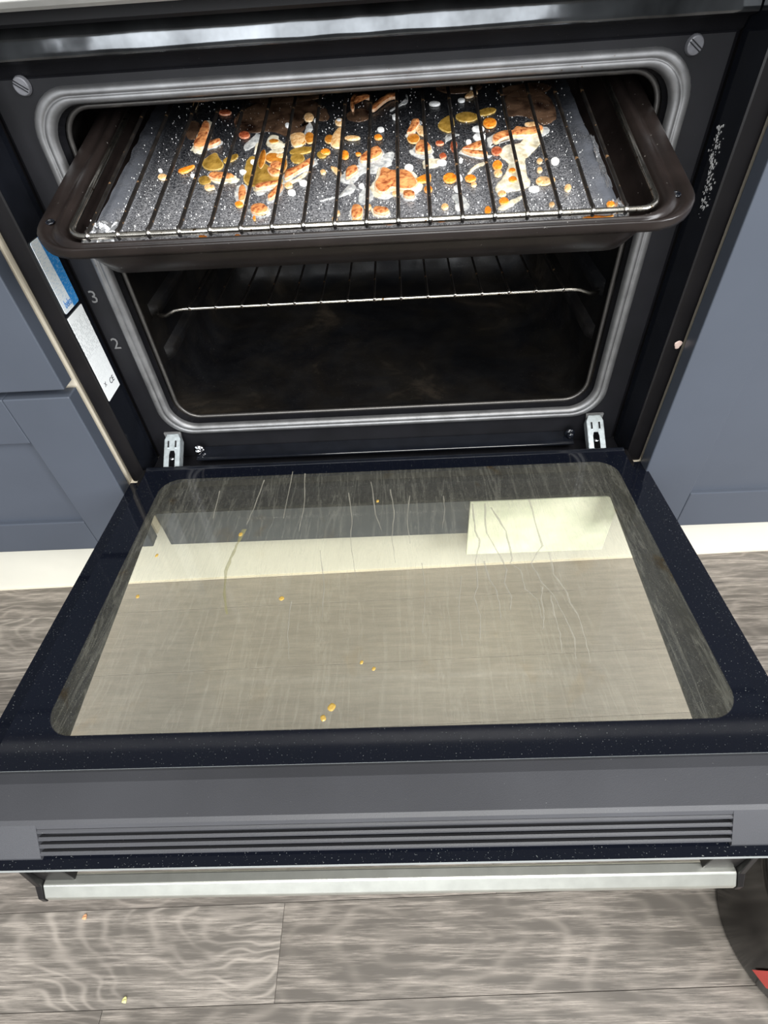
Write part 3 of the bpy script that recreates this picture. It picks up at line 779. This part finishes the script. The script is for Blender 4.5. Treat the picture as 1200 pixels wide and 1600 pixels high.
FOOD = [
('M','long reddish brown finger of cooked sausage lying alone at the left of the foil',[(-1345,1445),(-1296,1419),(-1278,1312),(-1275,1230),(-1270,1109),(-1286,1052),(-1348,1079),(-1367,1120),(-1356,1239),(-1352,1362)]),
('M','short dark red scrap touching the base of the long reddish finger scrap',[(-1254,1108),(-1167,1158),(-1150,1116),(-1195,1072),(-1238,1047)]),
('M','curled brown strip bent like a hook at the far middle of the foil',[(-68,1536),(-84,1671),(-57,1738),(3,1707),(53,1678),(58,1733),(7,1762),(-67,1794),(-111,1688),(-95,1531)]),
('M','thin straight brown strip slanting beside the hook shaped strip at the far middle',[(92,1486),(160,1597),(215,1674),(276,1675),(273,1749),(202,1744),(138,1656),(69,1543)]),
('M','small dark red wedge of meat right of centre above a tan grease patch',[(397,1276),(454,1280),(457,1218),(408,1103),(352,1090),(390,1205)]),
('M','pale pink wedge of meat on a white fat patch right of centre',[(450,963),(514,927),(544,812),(480,782),(412,816)]),
('M','upper of two pink strips meeting in a V right of centre',[(764,807),(892,887),(927,902),(927,845),(878,777),(841,799)]),
('M','lower and longer pink strip of the V shaped pair on the right',[(767,788),(839,772),(952,742),(944,697),(849,716)]),
('M','ragged red brown scrap at the far edge of the big cream patch on the right',[(1032,976),(1127,1033),(1185,1017),(1208,1083),(1278,1045),(1392,1081),(1389,994),(1309,945),(1237,953),(1118,947),(1051,860)]),
('M','small pink oblong scrap beside the olive puddle on the left',[(-1153,640),(-1127,664),(-1040,647),(-982,624),(-964,570),(-1011,557),(-1086,564),(-1147,605)]),
('M','short upright orange pink block ringed with white fat left of centre',[(-902,444),(-855,457),(-832,289),(-862,268),(-885,294)]),
('M','round tan slice lying on top of the cluster of scraps left of centre',[(-605,702),(-612,665),(-636,648),(-667,658),(-690,691),(-695,731),(-678,760),(-649,764),(-620,741)]),
('M','oval pink slice under the round tan slice left of centre',[(-713,695),(-655,662),(-613,632),(-598,587),(-661,575),(-701,632)]),
('M','longest pink strip pointing up to the right from the cluster left of centre',[(-564,636),(-489,673),(-403,781),(-376,751),(-383,707),(-461,634),(-527,554),(-559,531)]),
('M','pale tan strip pointing down to the left below the cluster left of centre',[(-666,323),(-600,458),(-573,430),(-589,357),(-641,272),(-661,282)]),
('M','flat mottled pink scrap at the lower left of the cluster',[(-778,458),(-709,485),(-604,501),(-600,458),(-692,425),(-758,414)]),
('M','pink curl of meat at the left end of the white fat streak in the middle',[(-108,609),(-66,640),(-27,636),(-25,565),(-80,511),(-104,496)]),
('M','orange oblong scrap on the white fat streak in the middle',[(-2,786),(95,896),(135,892),(161,806),(112,738),(15,694)]),
('M','largest orange scrap with three stubby lobes at the front middle',[(162,582),(210,577),(234,540),(291,552),(358,528),(380,449),(407,396),(391,332),(336,305),(271,327),(234,347),(215,299),(178,287),(141,314),(121,398),(158,479)]),
('M','square tan scrap just in front of the largest orange scrap',[(321,282),(399,266),(388,196),(321,218)]),
('M','small square orange scrap near the front rod in the middle',[(-44,140),(25,118),(28,11),(-7,-23),(-48,18)]),
('M','pale orange oval scrap beside the small square scrap near the front rod',[(112,103),(202,80),(211,34),(171,14),(113,42)]),
('M','bright orange translucent disc near the front rod on the left',[(-653,146),(-663,110),(-696,93),(-738,103),(-768,136),(-774,177),(-751,206),(-710,210),(-671,186)]),
('film','',[(-878,1268),(-823,1171),(-873,1068),(-926,996),(-958,1077),(-902,1170)]),
('film','',[(-450,1375),(-420,1330),(-417,1217),(-479,1204),(-466,1304)]),
('film','',[(-939,483),(-854,500),(-806,321),(-855,228),(-898,264)]),
('film','',[(-784,409),(-692,443),(-700,385),(-748,348)]),
('film','',[(-68,659),(68,708),(165,816),(234,837),(210,667),(161,627),(104,554),(17,598),(-32,456),(-129,491),(-162,580),(-110,506)]),
('film','',[(363,833),(433,881),(544,795),(545,704),(444,751)]),
('film','',[(657,213),(740,229),(774,70),(723,44),(679,48),(693,123)]),
('film','',[(112,319),(178,288),(252,338),(312,276),(247,258),(160,218)]),
('film','',[(46,390),(108,319),(77,201),(4,184),(-8,289)]),
('film','',[(-261,248),(-183,274),(-110,299),(-58,328),(-40,391),(-72,465),(-78,456),(-48,390),(-64,341),(-113,314),(-186,288),(-264,263)]),
('film','',[(663,951),(666,1024),(701,1056),(754,1040),(756,1054),(700,1070),(660,1032),(656,952)]),
('film','',[(238,1499),(292,1568),(370,1616),(362,1739),(351,1736),(361,1631),(287,1588),(232,1517)]),
('cream','',[(-749,1213),(-688,1187),(-674,1105),(-613,1060),(-624,1022),(-710,1002),(-777,1087)]),
('cream','',[(477,711),(575,719),(621,670),(570,613),(479,596)]),
('cream','',[(1212,817),(1255,925),(1370,912),(1346,803),(1254,685),(1213,627),(1210,447),(1230,353),(1173,301),(1085,285),(1012,276),(995,334),(1081,459),(1122,619),(1054,688),(1102,829)]),
('cream','',[(976,60),(1067,121),(1135,169),(1140,138),(1059,53),(994,20)]),
('cream','',[(810,482),(873,577),(928,595),(927,629),(865,607),(799,507)]),
('cream','',[(-534,488),(-472,517),(-411,608),(-425,637),(-485,549),(-543,521)]),
('cream','',[(-864,1077),(-823,1121),(-841,939),(-860,960)]),
('cream','',[(-623,975),(-632,943),(-667,911),(-712,894),(-745,899),(-752,925),(-729,959),(-687,985),(-645,992)]),
('tan','',[(-583,1185),(-495,1205),(-463,1132),(-461,1043),(-524,992),(-558,1034),(-576,1114)]),
('tan','',[(-194,1253),(-159,1188),(-155,972),(-205,949),(-254,1021),(-240,1137)]),
('tan','',[(437,1222),(507,1174),(503,1055),(443,1082)]),
('tan','',[(1283,1156),(1390,1163),(1394,1083),(1320,1092)]),
('tan','',[(-156,1341),(-163,1309),(-184,1294),(-209,1303),(-227,1332),(-229,1368),(-214,1393),(-189,1397),(-166,1376)]),
('tan','',[(-418,1446),(-424,1405),(-445,1386),(-471,1397),(-490,1432),(-494,1476),(-480,1509),(-454,1513),(-430,1488)]),
('tan','',[(-21,1074),(-34,1056),(-67,1050),(-105,1057),(-130,1076),(-131,1096),(-107,1109),(-69,1108),(-35,1094)]),
('tan','',[(-1495,657),(-1499,634),(-1518,624),(-1543,631),(-1563,651),(-1568,676),(-1556,693),(-1533,695),(-1509,681)]),
('tan','',[(-1115,482),(-1118,460),(-1134,450),(-1155,456),(-1171,476),(-1175,499),(-1165,516),(-1145,518),(-1126,505)]),
('tan','',[(-1095,480),(-1096,467),(-1104,460),(-1114,464),(-1123,475),(-1125,490),(-1121,501),(-1111,503),(-1101,494)]),
('tan','',[(-588,857),(-595,834),(-618,823),(-646,831),(-666,852),(-668,878),(-652,896),(-625,898),(-600,882)]),
('tan','',[(-505,450),(-510,429),(-526,419),(-546,425),(-560,444),(-563,467),(-551,484),(-532,486),(-514,473)]),
('tan','',[(-235,684),(-149,623),(-150,527),(-202,602)]),
('tan','',[(-133,72),(-136,53),(-147,43),(-159,48),(-168,65),(-169,86),(-162,101),(-150,104),(-138,92)]),
('tan','',[(-148,-2),(-151,-17),(-161,-23),(-174,-20),(-182,-7),(-183,8),(-176,19),(-164,21),(-152,12)]),
('tan','',[(24,-24),(17,-38),(-2,-44),(-23,-40),(-37,-27),(-38,-11),(-24,-1),(-3,0),(16,-9)]),
('tan','',[(88,122),(83,103),(70,93),(54,98),(44,115),(43,137),(53,152),(68,154),(82,143)]),
('tan','',[(275,271),(270,256),(259,249),(247,253),(239,266),(239,283),(247,295),(260,296),(271,287)]),
('tan','',[(628,83),(621,64),(608,54),(593,59),(584,76),(585,97),(596,112),(611,114),(623,103)]),
('tan','',[(1040,463),(1031,437),(1013,424),(995,431),(985,454),(988,483),(1002,504),(1021,507),(1036,491)]),
('tan','',[(1040,201),(1032,182),(1015,173),(997,178),(987,195),(989,217),(1003,232),(1021,234),(1036,222)]),
('tan','',[(1372,331),(1356,301),(1325,288),(1293,297),(1274,324),(1279,357),(1304,381),(1338,383),(1365,364)]),
('tan','',[(1405,336),(1397,316),(1385,306),(1374,311),(1368,329),(1372,351),(1382,367),(1395,370),(1404,358)]),
('tan','',[(1350,596),(1343,577),(1331,568),(1319,573),(1313,589),(1316,610),(1326,625),(1339,627),(1349,616)]),
('tan','',[(1334,477),(1327,458),(1315,449),(1303,454),(1297,470),(1300,490),(1310,505),(1323,507),(1332,496)]),
('tan','',[(1500,231),(1491,206),(1476,194),(1462,200),(1455,221),(1460,248),(1473,268),(1488,271),(1499,256)]),
('tan','',[(1356,42),(1349,28),(1338,21),(1327,25),(1321,37),(1323,52),(1333,63),(1345,65),(1354,56)]),
('tan','',[(-265,608),(-269,591),(-280,583),(-293,588),(-303,602),(-304,621),(-296,634),(-283,636),(-271,625)]),
('tan','',[(843,332),(838,317),(826,310),(814,314),(807,327),(809,344),(818,356),(830,358),(840,348)]),
('tan','',[(-1466,1724),(-1468,1863),(-1474,1959),(-1512,1981),(-1506,1888),(-1503,1750)]),
('tan','',[(944,1690),(936,1664),(911,1640),(882,1630),(862,1638),(861,1660),(878,1686),(907,1705),(933,1706)]),
('tan','',[(964,1706),(955,1685),(935,1676),(913,1683),(901,1702),(902,1726),(918,1741),(940,1743),(958,1729)]),
('olive','',[(-1250,859),(-1207,939),(-1166,973),(-1123,865),(-1083,806),(-1103,744),(-1174,742),(-1232,784)]),
('olive','',[(-1093,871),(-1021,939),(-985,935),(-995,861),(-1070,823)]),
('olive','',[(-1148,588),(-1152,555),(-1176,540),(-1208,549),(-1233,578),(-1239,615),(-1224,641),(-1194,645),(-1164,624)]),
('olive','',[(-881,850),(-838,873),(-724,724),(-622,608),(-593,510),(-688,493),(-784,485),(-874,536),(-884,722)]),
('olive','',[(-394,955),(-409,920),(-456,895),(-514,891),(-555,909),(-560,941),(-528,973),(-471,989),(-419,982)]),
('olive','',[(-449,824),(-457,784),(-485,765),(-520,776),(-545,812),(-549,857),(-530,889),(-496,893),(-464,867)]),
('olive','',[(601,1203),(663,1319),(732,1353),(730,1129),(677,1095)]),
('olive','',[(927,1309),(904,1265),(854,1247),(799,1261),(766,1303),(769,1353),(808,1387),(864,1389),(911,1358)]),
('olive','',[(1084,1404),(1067,1366),(1024,1336),(975,1328),(942,1346),(942,1381),(973,1418),(1023,1438),(1066,1432)]),
('olive','',[(-276,862),(-282,833),(-302,819),(-326,827),(-343,853),(-345,885),(-331,908),(-308,911),(-286,893)]),
('orange','',[(-1427,739),(-1373,780),(-1311,801),(-1315,765),(-1354,705),(-1393,700)]),
('orange','',[(-847,235),(-850,215),(-866,206),(-886,211),(-901,229),(-904,251),(-894,267),(-875,270),(-856,257)]),
('orange','',[(-247,887),(-254,864),(-274,853),(-298,860),(-315,881),(-317,907),(-302,925),(-278,927),(-256,912)]),
('orange','',[(-99,825),(-104,790),(-121,773),(-142,782),(-156,812),(-158,850),(-146,878),(-126,883),(-107,862)]),
('orange','',[(707,428),(694,392),(665,375),(635,384),(616,417),(618,457),(640,486),(672,490),(698,467)]),
('orange','',[(525,305),(517,280),(500,267),(482,274),(471,296),(471,324),(484,344),(503,347),(519,332)]),
('orange','',[(408,440),(461,485),(519,514),(514,396),(468,401),(411,398)]),
('orange','',[(1069,1180),(1052,1137),(1021,1117),(988,1129),(969,1168),(973,1215),(999,1250),(1033,1254),(1061,1227)]),
('orange','',[(1051,565),(1039,527),(1018,509),(997,518),(985,551),(989,592),(1007,622),(1030,627),(1047,605)]),
('orange','',[(845,406),(834,381),(811,369),(787,376),(772,399),(774,427),(792,448),(817,450),(838,434)]),
('orange','',[(1136,370),(1127,350),(1110,340),(1092,346),(1082,364),(1084,387),(1098,403),(1117,405),(1132,392)]),
('orange','',[(1048,107),(1038,83),(1018,72),(998,78),(987,99),(989,126),(1005,144),(1026,147),(1043,132)]),
('orange','',[(918,4),(910,-24),(896,-38),(882,-31),(875,-7),(877,23),(889,46),(904,50),(916,34)]),
('orange','',[(1749,-8),(1739,-26),(1722,-35),(1706,-30),(1698,-14),(1702,6),(1716,21),(1734,23),(1747,11)]),
('orange','',[(-730,54),(-730,39),(-734,32),(-741,35),(-747,48),(-749,63),(-746,75),(-740,77),(-734,69)]),
('orange','',[(1140,487),(1133,472),(1118,464),(1103,469),(1095,483),(1097,500),(1108,513),(1124,514),(1137,504)]),
('orange','',[(158,1064),(151,1043),(133,1033),(113,1039),(99,1059),(98,1082),(112,1099),(132,1101),(151,1087)]),
('orange','',[(-4,824),(-8,813),(-20,808),(-33,812),(-42,822),(-43,835),(-34,844),(-21,844),(-9,837)]),
('orange','',[(1703,-151),(1680,-159),(1625,-160),(1563,-153),(1525,-141),(1527,-130),(1568,-125),(1631,-129),(1684,-139)]),
('orange','',[(591,-195),(586,-201),(573,-204),(559,-201),(549,-195),(550,-188),(559,-183),(574,-183),(586,-187)]),
('orange','',[(-1047,-135),(-1052,-142),(-1068,-145),(-1087,-142),(-1100,-135),(-1101,-127),(-1090,-122),(-1072,-122),(-1055,-127)]),
('orange','',[(-813,-139),(-816,-146),(-826,-149),(-839,-147),(-847,-140),(-848,-133),(-841,-128),(-829,-127),(-818,-132)]),
('orange','',[(237,-173),(232,-180),(219,-183),(204,-180),(195,-174),(195,-166),(204,-161),(219,-160),(232,-165)]),
('amber','',[(-458,1062),(-466,1032),(-492,1018),(-524,1027),(-547,1055),(-550,1089),(-532,1113),(-501,1115),(-471,1095)]),
('amber','',[(-227,1076),(-233,1040),(-253,1022),(-278,1031),(-296,1064),(-298,1104),(-284,1134),(-260,1138),(-237,1116)]),
('amber','',[(506,1134),(498,1112),(480,1103),(459,1109),(446,1129),(447,1152),(461,1169),(482,1171),(499,1157)]),
('amber','',[(452,1012),(440,970),(413,950),(383,962),(363,999),(364,1045),(385,1079),(416,1084),(442,1057)]),
('amber','',[(-637,843),(-646,803),(-676,784),(-715,795),(-744,832),(-749,877),(-728,909),(-690,913),(-654,887)]),
('amber','',[(-575,706),(-589,647),(-615,627),(-642,656),(-656,720),(-651,791),(-630,834),(-601,829),(-579,778)]),
('amber','',[(-389,1114),(-394,1064),(-413,1039),(-439,1051),(-458,1094),(-462,1149),(-449,1190),(-425,1196),(-401,1166)]),
('amber','',[(-752,827),(-757,749),(-772,714),(-790,736),(-802,807),(-803,894),(-792,957),(-775,964),(-759,912)]),
('amber','',[(-679,1096),(-685,1078),(-706,1070),(-731,1076),(-749,1094),(-751,1114),(-737,1128),(-712,1129),(-689,1116)]),
('redbrown','',[(638,925),(630,908),(612,900),(593,905),(580,922),(581,941),(595,955),(615,956),(632,944)]),
('redbrown','',[(1071,768),(1059,734),(1035,718),(1010,727),(996,757),(999,794),(1019,821),(1045,825),(1066,803)]),
('redbrown','',[(648,739),(642,716),(627,705),(611,711),(601,731),(602,756),(614,774),(630,777),(644,763)]),
('redbrown','',[(739,877),(731,830),(715,806),(699,816),(690,856),(693,907),(706,946),(724,953),(737,925)]),
('redbrown','',[(-930,1223),(-936,1192),(-959,1177),(-989,1186),(-1012,1215),(-1017,1250),(-1001,1275),(-973,1278),(-945,1258)]),
('redbrown','',[(1191,1008),(1180,985),(1158,974),(1136,981),(1123,1003),(1125,1029),(1143,1047),(1167,1049),(1185,1034)]),
('redbrown','',[(-1144,1618),(-1152,1591),(-1179,1579),(-1215,1588),(-1241,1614),(-1246,1645),(-1227,1666),(-1193,1668),(-1160,1648)]),
('brown','',[(-1489,1463),(-1462,1524),(-1382,1451),(-1373,1282),(-1395,1224),(-1469,1273)]),
('brown','',[(-1057,1553),(-941,1728),(-730,1851),(-496,1752),(-363,1602),(-333,1383),(-472,1441),(-514,1299),(-580,1155),(-729,1324),(-886,1290),(-1013,1356)]),
('brown','',[(1210,1641),(1385,1721),(1516,1625),(1547,1340),(1512,1210),(1429,1159),(1379,1236),(1299,1328),(1192,1288),(1206,1466)]),
('brown','',[(-150,1468),(-46,1585),(64,1485),(39,1382),(-82,1354)]),
('brown','',[(-977,1789),(-963,1903),(-682,1950),(-397,1950),(-388,1808),(-663,1750)]),
('brown','',[(614,1878),(756,1942),(1000,1886),(962,1752),(717,1737)]),
('brown','',[(1125,1754),(1434,1853),(1584,1764),(1515,1659),(1245,1626)]),
('white','',[(293,1373),(287,1347),(271,1334),(253,1341),(242,1365),(242,1393),(254,1414),(272,1417),(287,1401)]),
('white','',[(638,1557),(627,1537),(601,1529),(573,1537),(555,1556),(555,1578),(575,1593),(604,1594),(629,1579)]),
('white','',[(173,1181),(167,1163),(152,1154),(134,1159),(123,1177),(122,1197),(134,1212),(151,1213),(167,1201)]),
('white','',[(965,1102),(953,1078),(925,1068),(895,1076),(877,1099),(879,1125),(901,1144),(931,1145),(957,1129)]),
('white','',[(965,985),(952,956),(925,942),(895,951),(878,978),(880,1011),(902,1034),(932,1036),(957,1017)]),
('white','',[(851,921),(845,904),(833,895),(820,900),(812,916),(814,935),(823,949),(837,951),(848,940)]),
('white','',[(748,424),(741,398),(727,385),(712,391),(703,414),(704,443),(716,464),(732,467),(745,451)]),
('white','',[(735,294),(727,268),(710,256),(692,263),(681,285),(683,312),(696,332),(715,335),(730,320)]),
('white','',[(1277,235),(1266,216),(1244,207),(1221,213),(1207,231),(1210,252),(1228,268),(1252,269),(1272,256)]),
('white','',[(1470,584),(1460,557),(1441,544),(1423,551),(1414,574),(1419,604),(1434,625),(1454,629),(1468,612)]),
('white','',[(-1556,752),(-1558,741),(-1565,735),(-1576,739),(-1585,749),(-1588,762),(-1583,771),(-1573,772),(-1563,764)]),
('white','',[(-1274,653),(-1276,642),(-1287,637),(-1301,640),(-1312,651),(-1315,663),(-1307,672),(-1294,672),(-1281,665)]),
('white','',[(-824,798),(-826,777),(-836,768),(-851,773),(-862,791),(-865,813),(-858,829),(-845,832),(-831,819)]),
('white','',[(-882,668),(-885,651),(-899,644),(-916,648),(-929,664),(-932,682),(-923,695),(-906,697),(-890,686)]),
('white','',[(-396,474),(-401,453),(-418,443),(-438,449),(-452,468),(-454,491),(-442,508),(-423,510),(-405,497)]),
('white','',[(-473,356),(-477,335),(-493,325),(-513,331),(-527,350),(-529,372),(-518,389),(-499,391),(-481,378)]),
('white','',[(395,604),(387,580),(368,568),(348,575),(334,597),(335,624),(349,643),(370,646),(388,630)]),
('white','',[(437,321),(430,298),(414,287),(395,293),(383,314),(384,339),(397,357),(415,359),(432,345)]),
('white','',[(399,458),(393,436),(379,426),(363,432),(353,450),(353,473),(364,490),(380,493),(394,480)]),
('white','',[(644,650),(635,628),(614,618),(592,624),(578,644),(579,668),(595,685),(618,687),(637,673)]),
('white','',[(720,67),(713,43),(700,31),(685,37),(676,58),(678,84),(689,103),(704,106),(717,92)]),
('white','',[(847,1586),(840,1570),(824,1562),(806,1568),(796,1583),(797,1602),(809,1615),(827,1616),(843,1605)]),
('white','',[(954,1787),(948,1773),(935,1767),(920,1772),(912,1785),(913,1801),(923,1811),(938,1812),(950,1803)]),
('white','',[(-178,1365),(-182,1349),(-194,1341),(-209,1346),(-219,1361),(-220,1379),(-211,1391),(-197,1393),(-184,1382)]),
('white','',[(-603,1341),(-606,1321),(-617,1312),(-632,1317),(-643,1334),(-646,1356),(-638,1372),(-623,1374),(-610,1361)]),
('white','',[(-376,1388),(-379,1371),(-388,1363),(-399,1368),(-407,1382),(-408,1401),(-402,1414),(-392,1416),(-381,1405)]),
('white','',[(31,392),(27,376),(16,369),(4,373),(-5,387),(-6,404),(2,416),(15,418),(27,408)]),
('white','',[(769,664),(765,647),(756,639),(746,643),(741,657),(742,675),(749,689),(759,691),(767,681)]),
]

H = {'M': (.0019, .0012), 'film': (.0003, .0003), 'cream': (.0004, .0004), 'brown': (.0002, .00025), 'olive': (.0005, .0006), 'tan': (.0009, .0008), 'orange': (.0009, .0010), 'amber': (.0006, .0010), 'redbrown': (.0008, .0008), 'white': (.0009, .0008)}
for i, (kd, lb, pts) in enumerate(FOOD):
    h, lift = H[kd]
    bm, c = blob([(a / 1e4, b / 1e4) for a, b in pts], h, i * 1.7, lift + (i % 5) * .00003, .0012 if kd in ('film', 'cream', 'brown') else .0004)
    if kd == 'M':
        o = obj('food_scrap', bm, [F['M'], RIM['M']], None, smooth=True)
        o.location = TO + R3 @ Vector(c); o.rotation_euler = ROT
        tag(o, lb, 'food', 'cooked meat scraps on the foil')
        if c[1] < .13:
            bm, c = blob([(a / 1e4, b / 1e4) for a, b in pts], .0005, i, .0004, .002, 1.42)
            obj('grease_spot', bm, [F['film' if i % 3 else 'cream']] * 2, foil_root, smooth=True, loc=c)
    else:
        o = obj('grease_spot', bm, [F[kd], RIM.get(kd, F[kd])], foil_root, smooth=True, loc=c)
# fine fat droplets
bm = B(); rnd = random.Random(3)
for i in range(1500):
    u = rnd.uniform(-.18, .168); v_ = rnd.uniform(-.02, 1) ** 1.6 * .2 if rnd.random() < .7 else rnd.uniform(-.01, .2)
    v_ = v_.real if isinstance(v_, complex) else v_
    r = rnd.choice((.00025, .0003, .0003, .0004, .0004, .0006)) * rnd.uniform(.7, 1.1) * (1.1 - 2.2 * max(0, v_))
    z = foil_h(u, v_)
    t0 = [(u + r * math.cos(a) * q, v_ + r * math.sin(a) * q, z + hh) for q, hh in ((1, -.0002), (.7, .0005)) for a in [2 * PI * j / 6 for j in range(6)]]
    loft(bm, [t0[:6], t0[6:]], True, False, True)
tag(obj('fat_specks', bm, F['white'], foil_root), kind='stuff')

# ------------------------------------------------------------------ tub on the floor
tb = emp('tub', (.3900, -.4020, 0), label='round glossy black tub on the floor beyond the right end of the handle', cat='tub')
bm = B(); n = 64
pr = [(.074, .0005), (.079, .002), (.0800, .006), (.0790, .060), (.0785, .100), (.0800, .104), (.0800, .110), (.0770, .112), (.0750, .108), (.0745, .020), (.0735, .0165), (.0725, .016), (.0, .0155)]
loft(bm, [[(max(r, 1e-4) * math.cos(2 * PI * k_ / n), max(r, 1e-4) * math.sin(2 * PI * k_ / n), z) for k_ in range(n)] for r, z in pr], True, True, True)
obj('tub_wall', bm, M['tub'], tb, smooth=True)
bm = B()
tri = [(-2.75, .0205), (-2.58, .0205), (-2.50, .046), (-2.50, .062), (-2.70, .062)]
R_ = .0808
loft(bm, [[((R_ + d) * math.cos(a), (R_ + d) * math.sin(a), z) for a, z in tri] for d in (0, .0004)], True, True, True)
obj('label', bm, M['red'], tb, label='red corner label')

# crumbs on the floor
for x, y, lb_ in ((-.2532, -.4475, 'tiny yellow crumb on the plank near the bottom edge of the picture'), (-.3155, -.385, 'tiny orange crumb on the plank at the lower left')):
    bm = B(); bmesh.ops.create_icosphere(bm, subdivisions=2, radius=.0022)
    for vv in bm.verts: vv.co *= 1 + .5 * noise.noise(vv.co * 700); vv.co.z *= .6
    o = obj('crumb', bm, mat('crumb_colour', (.62, .58, .25) if x > -.3 else (.6, .3, .15), .6), None); o.location = (x, y, .0013)
    tag(o, lb_, 'crumb')
